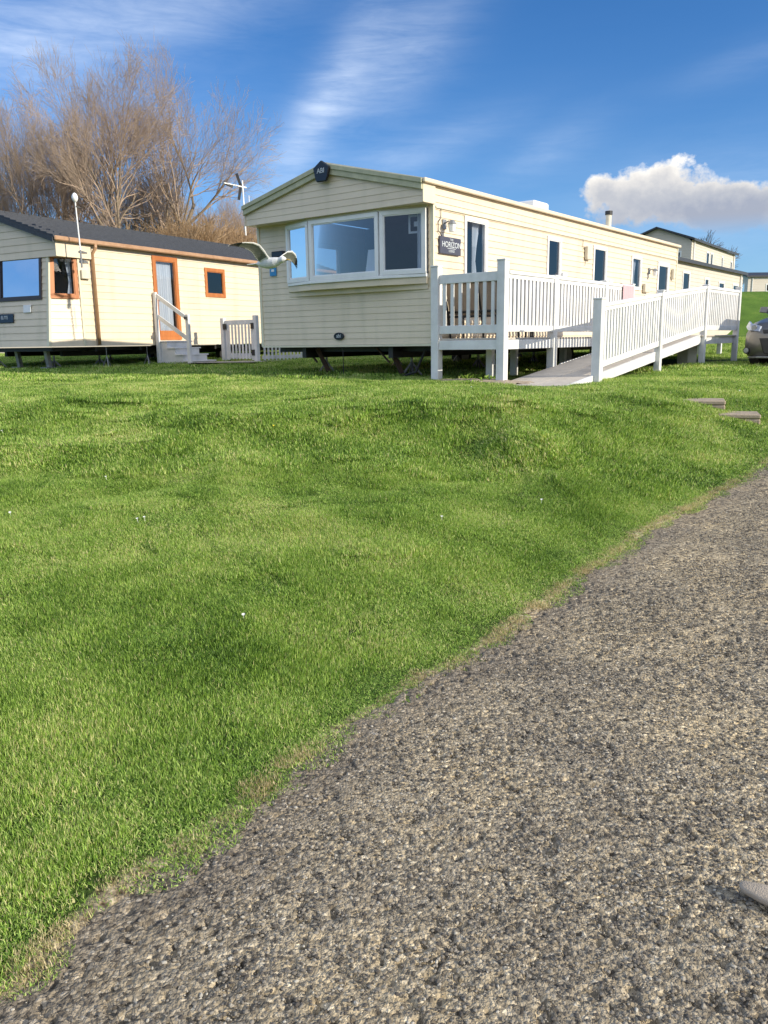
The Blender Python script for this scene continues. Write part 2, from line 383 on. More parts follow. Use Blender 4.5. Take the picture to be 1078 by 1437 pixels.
# ------------------------------------------------------------------ grass
def grass_mat(name, dry):
    m, nt, b = mat_base(name); L = nt.links.new
    out = nt.nodes['Material Output']
    geo = node(nt, 'ShaderNodeNewGeometry'); at = node(nt, 'ShaderNodeAttribute', attribute_name='tone')
    n = node(nt, 'ShaderNodeTexNoise'); n.inputs['Scale'].default_value = 1.3; n.inputs['Detail'].default_value = 5; n.inputs['Roughness'].default_value = .6
    L(geo.outputs['Position'], n.inputs['Vector'])
    s = node(nt, 'ShaderNodeMath', operation='ADD'); L(at.outputs['Fac'], s.inputs[0])
    mm = node(nt, 'ShaderNodeMath', operation='MULTIPLY_ADD'); mm.inputs[1].default_value = 1.5; mm.inputs[2].default_value = -.72
    L(n.outputs['Fac'], mm.inputs[0]); L(mm.outputs[0], s.inputs[1])
    if dry: r = ramp(nt, [(0, (.26, .22, .10)), (.5, (.50, .41, .23)), (1, (.74, .63, .40))])
    else: r = ramp(nt, [(0, (.040, .10, .012)), (.35, (.155, .28, .036)), (.65, (.33, .51, .085)), (.9, (.52, .67, .18)), (1, (.66, .62, .30))])
    L(s.outputs[0], r.inputs[0])
    L(r.outputs[0], b.inputs['Base Color']); b.inputs['Roughness'].default_value = .48; b.inputs['Specular IOR Level'].default_value = .35
    tl = node(nt, 'ShaderNodeBsdfTranslucent')
    g = node(nt, 'ShaderNodeMix', data_type='RGBA', blend_type='MULTIPLY'); g.inputs[0].default_value = 1; g.inputs[7].default_value = (1.15, 1.1, .55, 1)
    L(r.outputs[0], g.inputs[6]); L(g.outputs[2], tl.inputs[0])
    mx = node(nt, 'ShaderNodeMixShader'); mx.inputs[0].default_value = .30
    L(b.outputs[0], mx.inputs[1]); L(tl.outputs[0], mx.inputs[2]); L(mx.outputs[0], out.inputs[0])
    return m
M['grass'] = grass_mat('grass_blade', False); M['straw'] = grass_mat('straw_blade', True)
def patch(name, seed, rad, n, h, w, mats, dryfrac=.05, flat=.55):
    g = np.random.default_rng(seed)
    r = rad*np.sqrt(g.random(n)); th = g.random(n)*6.283
    bx = r*np.cos(th); by = r*np.sin(th)
    hh = h*(.45+.75*g.random(n)); ww = w*(.6+.7*g.random(n)); bl = g.random(n) < .09; ww = np.where(bl, ww*2.4, ww); hh = np.where(bl, hh*.62, hh)
    az = g.random(n)*6.283; lean = np.abs(g.normal(0, flat, n)).clip(0, 1.35)
    curl = g.random(n)*.9
    face = az+math.pi/2+g.normal(0, .5, n)
    px, py = np.cos(face), np.sin(face)
    V = []
    z = np.zeros(n); x = bx.copy(); y = by.copy(); segs = 3
    rows = []
    for k in range(segs+1):
        t = k/segs
        wk = ww*(1-.15*k) if k < segs else ww*0
        rows.append((x.copy(), y.copy(), z.copy(), wk/2))
        a = np.minimum(lean*(.35+.9*t)+curl*t, 2.0)
        st = hh/segs
        x = x+np.cos(az)*np.sin(a)*st; y = y+np.sin(az)*np.sin(a)*st; z = z+np.cos(a)*st
    verts = []
    for (x, y, z, wk) in rows[:-1]:
        verts.append(np.stack([x-px*wk, y-py*wk, z-.004], -1)); verts.append(np.stack([x+px*wk, y+py*wk, z-.004], -1))
    x, y, z, wk = rows[-1]; verts.append(np.stack([x, y, np.maximum(z, .002)], -1))
    V = np.stack(verts, 1)            # n x 7 x 3
    tri = np.array([[0, 1, 3], [0, 3, 2], [2, 3, 5], [2, 5, 4], [4, 5, 6]])
    FF = (tri[None]+(np.arange(n)*7)[:, None, None]).reshape(-1, 3)
    tone = np.repeat(np.where(g.random(n) < dryfrac, 1.15, .0+.95*g.random(n)), 7)
    return mesh_from_np(name, V.reshape(-1, 3), FF, mats, False, {'tone': tone})
near_src = [patch('grass_patch', 100+i, .15, 1350, .025, .0025, [M['grass']], .035, .85) for i in range(6)] + \
           [patch('straw_patch', 200+i, .07, 95, .020, .0022, [M['straw']], .0, .9) for i in range(3)]
mid_src = [patch('grass_patch_mid', 300+i, .28, 1300, .036, .0048, [M['grass']], .04, .75) for i in range(5)]
far_src = [patch('grass_patch_far', 400+i, .6, 1600, .05, .010, [M['grass']], .04) for i in range(4)]
g = np.random.default_rng(5)
def lay(x0, x1, y0, y1, sp, n_src, hscale=1.0, wid=1.0, mask=None, edge_in=.015):
    gx = np.arange(x0, x1, sp); gy = np.arange(y0, y1, sp); A, B = np.meshgrid(gx, gy); A = A.ravel(); B = B.ravel()
    A = A+(g.random(len(A))-.5)*sp*1.1; B = B+(g.random(len(B))-.5)*sp*1.1
    k = np.abs(A) < .50*B+.9; A, B = A[k], B[k]
    d = edge_dist(A, B)-wob(A, B)*1.0
    k = d > edge_in
    if mask is not None: k &= mask(A, B)
    A, B, d = A[k], B[k], d[k]
    e = .05
    z = ground_z(A, B); zx = ground_z(A+e, B)-ground_z(A-e, B); zy = ground_z(A, B+e)-ground_z(A, B-e)
    sx = zx/(2*e); sy = zy/(2*e)
    rot = []; sc = []
    hmod = .66+.75*np.clip(fbm(A*1.4, B*1.4, 3, 61)+.35, 0, 1)+1.0*(vnoise(A*6.5, B*6.5, 88)-.5)
    hmod = np.maximum(hmod, .45)
    for i in range(len(A)):
        nrm = Vector((-sx[i], -sy[i], 1)).normalized()
        q = Vector((0, 0, 1)).rotation_difference(nrm) @ Matrix.Rotation(g.random()*6.283, 3, 'Z').to_quaternion()
        rot.append(tuple(q.to_euler()))
        s = wid*(.9+.25*g.random()); hs = hscale*hmod[i]*(.35+.65*min(1, max(0, d[i])/.35))
        sc.append((s, s, hs))
    return np.stack([A, B, z], -1), np.array(rot), np.array(sc), g.integers(0, n_src, len(A)), d
hole = lambda A, B: np.ones(len(A), bool)
U = np.array([math.sin(YAW), math.cos(YAW)]); Vv = np.array([-math.cos(YAW), math.sin(YAW)])
def uv(A, B):
    qx = A-MAIN_O.x; qy = B-MAIN_O.y
    return qx*U[0]+qy*U[1], qx*Vv[0]+qy*Vv[1]
def clear(A, B):   # no turf on the ramp foot, under the steps, or in the bare patch by the posts
    u, v = uv(A, B)
    k = ~((u > -.85) & (u < 8.3) & (v < -1.25) & (v > -2.5))
    k &= ~((u > -.05) & (v < -.05) & (v > -1.3) & (u < 8))
    k &= ~((np.abs(A-3.72) < .22) & (np.abs(B-9.45) < .17) | (np.abs(A-3.93) < .22) & (np.abs(B-9.02) < .17))
    return k
P, Q, S, I, d = lay(-4.2, 4.2, 1.0, 6.6, .115, 6, mask=clear)
thin = (g.random(len(d)) < np.clip(.55+d/.12, 0, 1)) & (g.random(len(d)) > .025)
scatter('grass', P[thin], Q[thin], S[thin], I[thin], near_src, 'short bright green lawn grass on the bank')
P, Q, S, I, d = lay(-7.5, 8, 6.6, 13.5, .20, 5, mask=clear)
scatter('grass', P, Q, S, I, mid_src, 'short green lawn grass on the top of the bank')
P, Q, S, I, d = lay(-14, 16, 13.5, 34, .55, 4, mask=clear)
scatter('grass', P, Q, S, I, far_src, 'short green lawn grass round the caravans')
# straw along the edge of the tarmac
ep = resample(E0[3:18], lambda dd: .035); A, B = ep[:, 0], ep[:, 1]
A = np.repeat(A, 2)+g.normal(0, .05, len(A)*2); B = np.repeat(B, 2)+g.normal(0, .05, len(B)*2)
d = edge_dist(A, B)-wob(A, B); k = (d > -.03) & (d < .05) & (g.random(len(A)) < 1.6*vnoise(A*3, B*3, 12)-.05); A, B = A[k], B[k]
P = np.stack([A, B, ground_z(A, B)+.004], -1); n = len(A)
scatter('dry_grass', P, np.stack([np.zeros(n), np.zeros(n), g.random(n)*6.28], -1), np.repeat((.45+.6*g.random(n))[:, None], 3, 1), g.integers(0, 3, n), near_src[6:], 'straw coloured dead grass along the tarmac edge')

# loose grit lying on the tarmac
m, nt, b = mat_base('loose_grit'); L = nt.links.new
oi = node(nt, 'ShaderNodeAttribute', attribute_name='tone')
r = ramp(nt, [(0, (.07, .06, .05)), (.5, (.19, .165, .13)), (.9, (.32, .28, .22)), (1, (.50, .46, .38))]); L(oi.outputs['Fac'], r.inputs[0]); L(r.outputs[0], b.inputs['Base Color'])
b.inputs['Roughness'].default_value = .85
M['grit'] = m
def grit(seed, rad, n, s0, s1):
    g2 = np.random.default_rng(seed)
    bm = bmesh.new(); bmesh.ops.create_icosphere(bm, subdivisions=1, radius=1)
    bv = np.array([v.co[:] for v in bm.verts]); bf = np.array([[v.index for v in f.verts] for f in bm.faces]); bm.free()
    Vs = []; Fs = []; T = []
    for i in range(n):
        s = s0+(s1-s0)*g2.random()**2.5
        q = bv*(1+.35*(g2.random((len(bv), 1))-.5))*np.array([1, .55+.45*g2.random(), .55])*s
        a = g2.random()*6.28; ca, sa = math.cos(a), math.sin(a)
        q = q@np.array([[ca, sa, 0], [-sa, ca, 0], [0, 0, 1]])
        rr = rad*math.sqrt(g2.random()); th = g2.random()*6.28
        q = q+np.array([rr*math.cos(th), rr*math.sin(th), s*.12])
        Vs.append(q); Fs.append(bf+i*len(bv)); T.append(np.full(len(bv), g2.random()**1.3))
    return mesh_from_np('grit_patch', np.concatenate(Vs), np.concatenate(Fs), [M['grit']], False, {'tone': np.concatenate(T)})
gs = [grit(500+i, .22, 260, .0020, .0070) for i in range(5)]
A, B = np.meshgrid(np.arange(-1.6, 5, .17), np.arange(1.0, 8.4, .17)); A = A.ravel()+(g.random(A.size)-.5)*.17; B = B.ravel()+(g.random(B.size)-.5)*.17
d = edge_dist(A, B); k = (d < -.16) & (np.abs(A) < .5*B+.4); A, B = A[k], B[k]; n = len(A)
P = np.stack([A, B, road_z(B)+.012+.02*fbm(A*.9, B*.9, 3, 55)+.0015], -1)
scatter('gravel', P, np.stack([np.zeros(n), np.zeros(n), g.random(n)*6.28], -1), np.repeat((.9+.3*g.random(n))[:, None], 3, 1), g.integers(0, 5, n), gs, 'loose grey grit on the worn tarmac')
# ------------------------------------------------------------------ mesh builder
class MB:
    def __init__(s): s.v = []; s.f = []; s.mi = []
    def poly(s, pts, m=0):
        i = len(s.v); s.v += [tuple(p) for p in pts]; s.f.append(tuple(range(i, i+len(pts)))); s.mi.append(m)
    def hexa(s, p, m=0):      # p: 8 points, bottom ring then top ring
        i = len(s.v); s.v += [tuple(q) for q in p]
        for f in ((3, 2, 1, 0), (4, 5, 6, 7), (0, 1, 5, 4), (1, 2, 6, 5), (2, 3, 7, 6), (3, 0, 4, 7)):
            s.f.append(tuple(i+k for k in f)); s.mi.append(m)
        return s
    def box(s, x0, x1, y0, y1, z0, z1, m=0):
        return s.hexa([(x0, y0, z0), (x1, y0, z0), (x1, y1, z0), (x0, y1, z0), (x0, y0, z1), (x1, y0, z1), (x1, y1, z1), (x0, y1, z1)], m)
    def bar(s, a, b, w, h, up=(0, 0, 1), m=0):
        a = Vector(a); b = Vector(b); d = (b-a).normalized(); up = Vector(up)
        sd = d.cross(up)
        if sd.length < 1e-4: sd = Vector((1, 0, 0))
        sd.normalize(); u = sd.cross(d).normalized()
        sd *= w/2; u *= h/2
        return s.hexa([a-sd-u, a+sd-u, b+sd-u, b-sd-u, a-sd+u, a+sd+u, b+sd+u, b-sd+u], m)
    def tube(s, pts, rad, n=10, m=0, cap=True):
        pts = [Vector(p) for p in pts]
        if not hasattr(rad, '__len__'): rad = [rad]*len(pts)
        i0 = len(s.v); prev = None
        for k, p in enumerate(pts):
            d = (pts[min(k+1, len(pts)-1)]-pts[max(k-1, 0)]).normalized()
            if prev is None:
                a = Vector((0, 0, 1)) if abs(d.z) < .9 else Vector((1, 0, 0)); sx = d.cross(a).normalized()
            else: sx = (prev-d*prev.dot(d)).normalized()
            prev = sx; sy = d.cross(sx)
            for j in range(n):
                an = 2*math.pi*j/n; s.v.append(tuple(p+(sx*math.cos(an)+sy*math.sin(an))*rad[k]))
        for k in range(len(pts)-1):
            for j in range(n):
                a = i0+k*n+j; b_ = i0+k*n+(j+1) % n
                s.f.append((a, b_, b_+n, a+n)); s.mi.append(m)
        if cap:
            s.f.append(tuple(i0+n-1-j for j in range(n))); s.mi.append(m)
            s.f.append(tuple(i0+(len(pts)-1)*n+j for j in range(n))); s.mi.append(m)
        return s
    def prism(s, poly, z0, z1, ax='z', m=0):
        """extrude a 2D polygon; ax tells the extrusion axis: 'z' (x,y), 'y' (x,z), 'x' (y,z)"""
        def P(a, b_, t):
            return {'z': (a, b_, t), 'y': (a, t, b_), 'x': (t, a, b_)}[ax]
        n = len(poly); i = len(s.v)
        s.v += [P(a, b_, z0) for a, b_ in poly]+[P(a, b_, z1) for a, b_ in poly]
        s.f.append(tuple(i+k for k in reversed(range(n)))); s.mi.append(m)
        s.f.append(tuple(i+n+k for k in range(n))); s.mi.append(m)
        for k in range(n):
            s.f.append((i+k, i+(k+1) % n, i+n+(k+1) % n, i+n+k)); s.mi.append(m)
        return s
    def build(s, name, mats, parent=None, bevel=0, smooth=False, recalc=True):
        me = bpy.data.meshes.new(name); me.from_pydata(s.v, [], s.f)
        if not isinstance(mats, (list, tuple)): mats = [mats]
        for mm in mats: me.materials.append(mm)
        me.polygons.foreach_set('material_index', s.mi)
        if recalc or bevel:
            bm = bmesh.new(); bm.from_mesh(me)
            if bevel:
                es = [e for e in bm.edges if len(e.link_faces) == 2 and e.calc_face_angle(0) > .6]
                bmesh.ops.bevel(bm, geom=es, offset=bevel, segments=1, affect='EDGES', clamp_overlap=True)
            if recalc: bmesh.ops.recalc_face_normals(bm, faces=bm.faces)
            bm.to_mesh(me); bm.free()
        if smooth: me.polygons.foreach_set('use_smooth', [True]*len(me.polygons))
        me.update()
        return link(name, me, parent)
def empty(name, loc, rz=0, label=None, cat=None, group=None):
    o = bpy.data.objects.new(name, None); COL.objects.link(o); o.location = loc; o.rotation_euler = (0, 0, rz); o.empty_display_size = .2
    return tag(o, label, cat, group)
def copy_tree(o, parent=None):
    c = o.copy(); COL.objects.link(c)
    if parent: c.parent = parent
    for ch in list(o.children): copy_tree(ch, c)
    return c
def text_part(s, size, mat, parent, M4, name='lettering', depth=.004, center=True):
    cu = bpy.data.curves.new('lettering', 'FONT'); cu.body = s; cu.size = size; cu.extrude = depth
    cu.align_x = 'CENTER' if center else 'LEFT'; cu.align_y = 'CENTER'
    to = bpy.data.objects.new('lettering', cu); COL.objects.link(to)
    dg = bpy.context.evaluated_depsgraph_get(); me = bpy.data.meshes.new_from_object(to.evaluated_get(dg))
    bpy.data.objects.remove(to); me.materials.clear(); me.materials.append(mat)
    me.transform(M4); return link(name, me, parent)
def frame4(o, ax, ay):   # matrix whose local x,y go along ax, ay
    ax = Vector(ax).normalized(); ay = Vector(ay).normalized(); az = ax.cross(ay)
    Mx = Matrix.Identity(4)
    for i in range(3): Mx[i][0] = ax[i]; Mx[i][1] = ay[i]; Mx[i][2] = az[i]; Mx[i][3] = o[i]
    return Mx

def siding(mb, fn, z0, z1, lim, course, rects=(), depth=.012, m=0, step=None):
    """lapped boards; fn(s, z, off) -> point, lim(z) -> (s0, s1)"""
    zb = {z0, z1}; z = z0
    while z < z1: zb.add(round(z, 5)); z += course
    for r in rects:
        for q in (r[2], r[3]):
            if z0 < q < z1: zb.add(q)
    zb = sorted(zb)
    zb = [q for i, q in enumerate(zb) if i == 0 or q-zb[i-1] > 1e-4]
    for a, b in zip(zb[:-1], zb[1:]):
        mid = (a+b)/2; k = math.floor((mid-z0)/course+1e-6); c0 = z0+k*course
        oa = depth*(1-(a-c0)/course); ob = depth*(1-(b-c0)/course)
        la, lb = lim(a), lim(b)
        cuts = sorted((r[0], r[1]) for r in rects if r[2] < mid < r[3])
        ss = []; cur = None
        segs = []; s = 'L'
        for c in cuts: segs.append((s, c[0])); s = c[1]
        segs.append((s, 'R'))
        for p, q in segs:
            pa = la[0] if p == 'L' else p; pb = lb[0] if p == 'L' else p
            qa = la[1] if q == 'R' else q; qb = lb[1] if q == 'R' else q
            if qa-pa < 1e-4 and qb-pb < 1e-4: continue
            mb.poly([fn(pa, a, oa), fn(qa, a, oa), fn(qb, b, ob), fn(pb, b, ob)], m)
            if abs(a-c0) < 1e-4:   # underside lip
                mb.poly([fn(pa, a, -.002), fn(qa, a, -.002), fn(qa, a, oa), fn(pa, a, oa)], m)

def window(parent, fn, s0, s1, z0, z1, mat, fw=.055, name='window', curtain=None, mull=None, out=.03, pane='glass', inner=None, item=None):
    """frame in a wall opening; fn(s,z,off)"""
    mb = MB()
    def bx(a, b, c, d, o0, o1, mt=0):
        mb.hexa([fn(a, c, o1), fn(b, c, o1), fn(b, c, o0), fn(a, c, o0), fn(a, d, o1), fn(b, d, o1), fn(b, d, o0), fn(a, d, o0)], mt)
    bx(s0, s1, z0, z0+fw, -.05, out); bx(s0, s1, z1-fw, z1, -.05, out)
    bx(s0, s0+fw, z0+fw, z1-fw, -.05, out); bx(s1-fw, s1, z0+fw, z1-fw, -.05, out)
    for q in (mull or []): bx(q-fw*.55, q+fw*.55, z0+fw, z1-fw, -.048, out-.003)
    # glazing bead
    bw = .018
    a, b, c, d = s0+fw, s1-fw, z0+fw, z1-fw
    bx(a, b, c, c+bw, -.02, out-.014); bx(a, b, d-bw, d, -.02, out-.014); bx(a, a+bw, c+bw, d-bw, -.02, out-.014); bx(b-bw, b, c+bw, d-bw, -.02, out-.014)
    w = mb.build(name, mat, parent)
    p = MB(); p.poly([fn(a, c, 0), fn(b, c, 0), fn(b, d, 0), fn(a, d, 0)]); p.build('pane', M[pane], w, recalc=False)
    if inner:
        q = MB(); q.poly([fn(a, c, -.30), fn(b, c, -.30), fn(b, d, -.30), fn(a, d, -.30)]); q.build('blind', M[inner], w, recalc=False)
    for (ca, cb) in (curtain or []):
        q = MB(); n = max(4, int(abs(cb-ca)/.022)); zs = [c, c+(d-c)*.35, c+(d-c)*.6, d]
        gath = [.75, .45, .6, 1.0] if item != 'straight' else [1, 1, 1, 1]
        rows = []
        for zz, gg in zip(zs, gath):
            row = []
            for k in range(n+1):
                t = k/n; s_ = (ca+(cb-ca)*t*gg)
                row.append(fn(s_, zz, -.10+.018*math.sin(k*1.9)))
            rows.append(row)
        for r0, r1 in zip(rows[:-1], rows[1:]):
            for k in range(n): q.poly([r0[k], r0[k+1], r1[k+1], r1[k]])
        q.build('curtain', M['curtain'], w, smooth=True)
    return w

# ------------------------------------------------------------------ main caravan
W = 3.7; LEN = 11.44; H1 = 2.0389; H2 = 2.3402; H3 = 2.7867; OV = .281
main = empty('static_caravan', MAIN_O, PSI, 'long cream static caravan with white bay window and white decking along its side', 'caravan')
side = lambda s, z, o: (s, -o, z)             # right wall, faces -v
lefts = lambda s, z, o: (s, W+o, z)
front = lambda s, z, o: (-o, s, z)
rear = lambda s, z, o: (LEN+o, s, z)
mainwins = [(.88, 1.60, .95, 1.97, [(1.30, 1.54)]), (3.84, 4.44, 1.14, 1.93, [(3.92, 4.12)]), (6.0, 6.72, 1.14, 1.94, [(6.08, 6.28)]), (8.2, 8.83, 1.14, 1.90, [(8.6, 8.76)]), ]
door = (9.98, 10.82, .06, 1.87)
mb = MB()
siding(mb, side, 0, H2-.03, lambda z: (.03, LEN-.03), .104, [(a, b, c, d) for a, b, c, d, _ in mainwins]+[door])
mb.build('wall', M['cream'], main, recalc=False)
mb = MB(); siding(mb, lefts, 0, H2-.03, lambda z: (.03, LEN-.03), .104, [(1.2, 2.2, 1.1, 1.9), (5, 5.8, 1.1, 1.9)]); mb.build('wall', M['cream'], main, recalc=False)
BAY = [(.08, .045), (.86, .20), (2.32, .20), (3.0, .02)]   # (v, forward) corners of the bay
mb = MB(); siding(mb, front, 0, 2.05, lambda z: (.03, W-.03), .098, [(.08, 3.0, 1.02, 2.06)], depth=.008); mb.build('wall', M['cream'], main, recalc=False)
gab = lambda z: (0.0, W) if z <= H2-.02 else ((z-H2+.02)/(H3-H2)*(W/2), W-(z-H2+.02)/(H3-H2)*(W/2))
mb = MB(); siding(mb, lambda s, z, o: (-OV-o, s, z), H1, H3-.06, gab, .098, depth=.007)
mb.poly([(-OV, 0, H1-.001), (0.0, 0, H1-.001), (0.0, W, H1-.001), (-OV, W, H1-.001)])
mb.build('front_gable', M['cream'], main, recalc=False)
mb = MB(); siding(mb, rear, 0, H3-.05, gab, .104); mb.build('wall', M['cream'], main, recalc=False)
# side cheeks of the overhang
mb = MB(); mb.box(-OV-.018, .028, -.03, -.002, H1, H2-.01); mb.build('fascia', M['cream'], main, bevel=.004)
mb = MB(); mb.box(-OV-.018, .028, W+.002, W+.03, H1, H2-.01); mb.build('fascia', M['cream'], main, bevel=.004)
# corner trims, wall rail
for (x, y) in ((-.022, -.022), (-.022, W-.035), (LEN-.035, -.022), (LEN-.035, W-.035)):
    mb = MB(); mb.box(x, x+.057, y, y+.057, -.02, H1-.004 if x < 1 else H2-.04); mb.build('corner_trim', M['trim'], main, bevel=.004)
mb = MB(); mb.box(.04, LEN-.05, -.034, -.013, H1-.045, H1-.012); mb.build('wall_rail', M['trim'], main, bevel=.004)
mb = MB(); mb.box(-.02, LEN, 0.0, .05, -.035, -.003); mb.box(-.02, .03, .05, W-.05, -.035, -.003); mb.box(-.02, LEN, W-.05, W, -.035, -.003); mb.build('base_rail', M['trim'], main)
# bargeboards
mb = MB()
for sgn in (0, 1):
    y0 = -.02 if sgn == 0 else W+.02; ym = W/2
    p = [(y0, H2-.13), (ym, H3-.13), (ym, H3+.01), (y0, H2+.01)]
    mb.prism(p, -OV-.055, -OV-.017, ax='x')
mb.build('bargeboard', M['olive'], main, bevel=.004)
mb = MB()
for sgn in (0, 1):
    y0 = -.03 if sgn == 0 else W+.03; ym = W/2
    mb.prism([(y0, H2-.045), (ym, H3-.045), (ym, H3+.022), (y0, H2+.022)], -OV-.075, -OV-.054, ax='x')
mb.build('bargeboard_cap', M['olive'], main, bevel=.003)
# roof
mb = MB()
for sgn in (0, 1):
    y0 = -.05 if sgn == 0 else W+.05
    mb.prism([(y0, H2-.005), (W/2, H3+.012), (W/2, H3+.045), (y0, H2+.025)], -OV-.04, LEN+.06, ax='x')
roof = mb.build('roof', M['cream2'], main)
mb = MB(); mb.box(-OV-.05, LEN+.05, -.085, -.032, H2-.035, H2+.028); mb.build('gutter', M['cream'], main, bevel=.01)
# apex badge
mb = MB(); mb.prism([(W/2-.17, H3-.045), (W/2, H3+.06), (W/2+.17, H3-.045), (W/2+.13, H3-.20), (W/2+.10, H3-.26), (W/2-.10, H3-.26), (W/2-.13, H3-.20)], -OV-.12, -OV-.073, ax='x')
bd = mb.build('badge', M['blackgloss'], main, bevel=.012)
text_part('ABI', .105, M['letters'], bd, frame4((-OV-.123, W/2, H3-.10), (0, -1, 0), (0, 0, 1)))
# bay window
bm_ = MB()
ring = [(-f, v) for v, f in BAY]; inner_ = [(0, 3.0), (0, .08)]
bm_.prism([(-f-.035 if 0 < i < 3 else -f-.02, v) for i, (v, f) in enumerate(BAY)]+inner_, 1.0, 1.05)
bm_.build('bay_sill', M['white'], main, bevel=.006)
bm_ = MB(); bm_.prism([(-f, v) for v, f in BAY]+inner_, .90, 1.0)
bm_.prism([(-f*.4, v) for v, f in BAY]+[(.0, 3.0), (.0, .08)], .82, .90)
bm_.build('bay_base', M['cream'], main, bevel=.01)
bm_ = MB(); bm_.prism([(-f-.006, v) for v, f in BAY]+inner_, 2.0, 2.045); bm_.build('bay_head', M['trim'], main)
for i in range(3):
    (va, fa), (vb, fb) = BAY[i], BAY[i+1]
    a = Vector((-fa, va, 0)); b_ = Vector((-fb, vb, 0)); d_ = (b_-a); Ln = d_.length; d_.normalize(); nn = Vector((-d_.y, d_.x, 0))
    if nn.x > 0: nn = -nn
    fn = lambda s, z, o, a=a, d_=d_, nn=nn: tuple(a+d_*s+nn*o+Vector((0, 0, z)))
    cur = [[(.20, .04), (.0, .0)], [], [(.04, Ln-.04)]][i]
    cur = [c for c in cur if c[0] != c[1]]
    w = window(main, fn, .012, Ln-.012, 1.052, 1.998, M['white'], .06, curtain=cur, item='straight' if i == 2 else None)
    if i == 1:   # the pale leaflet standing in the pane
        q = MB(); q.hexa([fn(.09, 1.12, -.06), fn(.33, 1.12, -.06), fn(.33, 1.12, -.055), fn(.09, 1.12, -.055), fn(.09, 1.46, -.06), fn(.27, 1.46, -.06), fn(.27, 1.46, -.055), fn(.09, 1.46, -.055)])
        q.build('leaflet', M['curtain'], w)
    if i == 0:   # picture on the inner wall of the lounge
        q = MB(); q.box(.9, .93, .12, .4, 1.45, 1.8); 
        q = MB(); 
        for (a0, a1, c0, c1) in ((.10, .36, 1.66, 1.69), (.10, .36, 1.90, 1.93), (.10, .13, 1.69, 1.90), (.33, .36, 1.69, 1.90), (.19, .27, 1.76, 1.83)):
            q.hexa([fn(a0, c0, -.14), fn(a1, c0, -.14), fn(a1, c0, -.13), fn(a0, c0, -.13), fn(a0, c1, -.14), fn(a1, c1, -.14), fn(a1, c1, -.13), fn(a0, c1, -.13)])
        q.build('picture', M['curtain'], w)
for a, b_, c, d_, cur in mainwins:
    window(main, side, a, b_, c, d_, M['white'], .055, curtain=cur, out=.03)
for (a, b_, c, d_) in ((1.2, 2.2, 1.1, 1.9), (5, 5.8, 1.1, 1.9)): window(main, lefts, a, b_, c, d_, M['white'], .055)
dr = window(main, side, *door, M['white'], .075, name='door', curtain=[(10.1, 10.45)])
q = MB(); q.box(10.06, 10.74, -.03, .0, .12, .55); q.build('door_panel', M['white'], dr)
q = MB(); q.bar((10.12, -.055, 1.0), (10.24, -.055, 1.0), .02, .02); q.bar((10.12, -.02, 1.0), (10.12, -.06, 1.0), .02, .02); q.build('handle', M['black'], dr)
# inside
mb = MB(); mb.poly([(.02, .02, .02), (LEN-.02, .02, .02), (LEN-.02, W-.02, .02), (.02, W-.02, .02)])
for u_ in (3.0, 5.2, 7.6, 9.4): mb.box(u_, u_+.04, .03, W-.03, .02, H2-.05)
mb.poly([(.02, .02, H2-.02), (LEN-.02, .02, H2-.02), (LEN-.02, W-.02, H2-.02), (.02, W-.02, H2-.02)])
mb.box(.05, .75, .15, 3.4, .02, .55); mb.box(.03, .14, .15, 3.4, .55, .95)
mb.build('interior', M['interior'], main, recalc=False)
# underside
def underside(root, L_, W_, drop, n=4, xs_=None, wheel=True):
    mb = MB()
    for y in (.85, W_-.95): mb.box(.1, L_-.1, y, y+.09, -.22, -.04)
    k = .35
    while k < L_: mb.box(k, k+.06, .08, W_-.08, -.12, -.036); k += 1.35
    mb.build('chassis', M['black'], root)
    for x in (xs_ or [.7, 2.9, 5.2, 8.2, 10.4]):
        if x > L_: continue
        for y in (.9, W_-.9):
            s = MB()
            s.tube([(x, y, -.20), (x, y, -.34)], .022, 8); 
            for dx, dy in ((.13, .13), (.13, -.13), (-.13, .13), (-.13, -.13)): s.bar((x+dx, y+dy, -drop+.03), (x, y, -.30), .028, .028)
            s.box(x-.18, x+.18, y-.18, y+.18, -drop-.04, -drop+.03)
            s.build('support_stand', M['galv'], root)
    if wheel:
        for y in (.45, W_-.65):
            t = MB(); cx = L_*.52
            t.tube([(cx, y, -.30), (cx, y+.2, -.30)], .30, 20); w_ = t.build('wheel', M['rubber'], root, bevel=.02)
            t = MB(); t.tube([(cx, y-.006, -.30), (cx, y+.206, -.30)], .17, 16); t.build('rim', M['galv'], w_)
underside(main, LEN, W, .57)
for v_ in (1.02, 2.62):   # drawn-up jack legs under the front
    s = MB(); s.bar((.25, v_, -.06), (.48, v_-.12, -.56), .05, .07); s.bar((.35, v_+.35, -.06), (.30, v_+.05, -.30), .025, .025); s.box(.36, .58, v_-.22, v_-.02, -.60, -.55)
    s.build('jack_leg', M['rust'], main)
s = MB(); s.tube([(.05, 1.86, -.03), (.05, 1.86, -.57)], .008, 6); s.tube([(.3, .35, -.1), (.25, .5, -.45), (.3, .8, -.52), (1.4, 1.5, -.5), (3.0, 2.0, -.48)], .022, 8); s.build('pipe', M['black'], main)
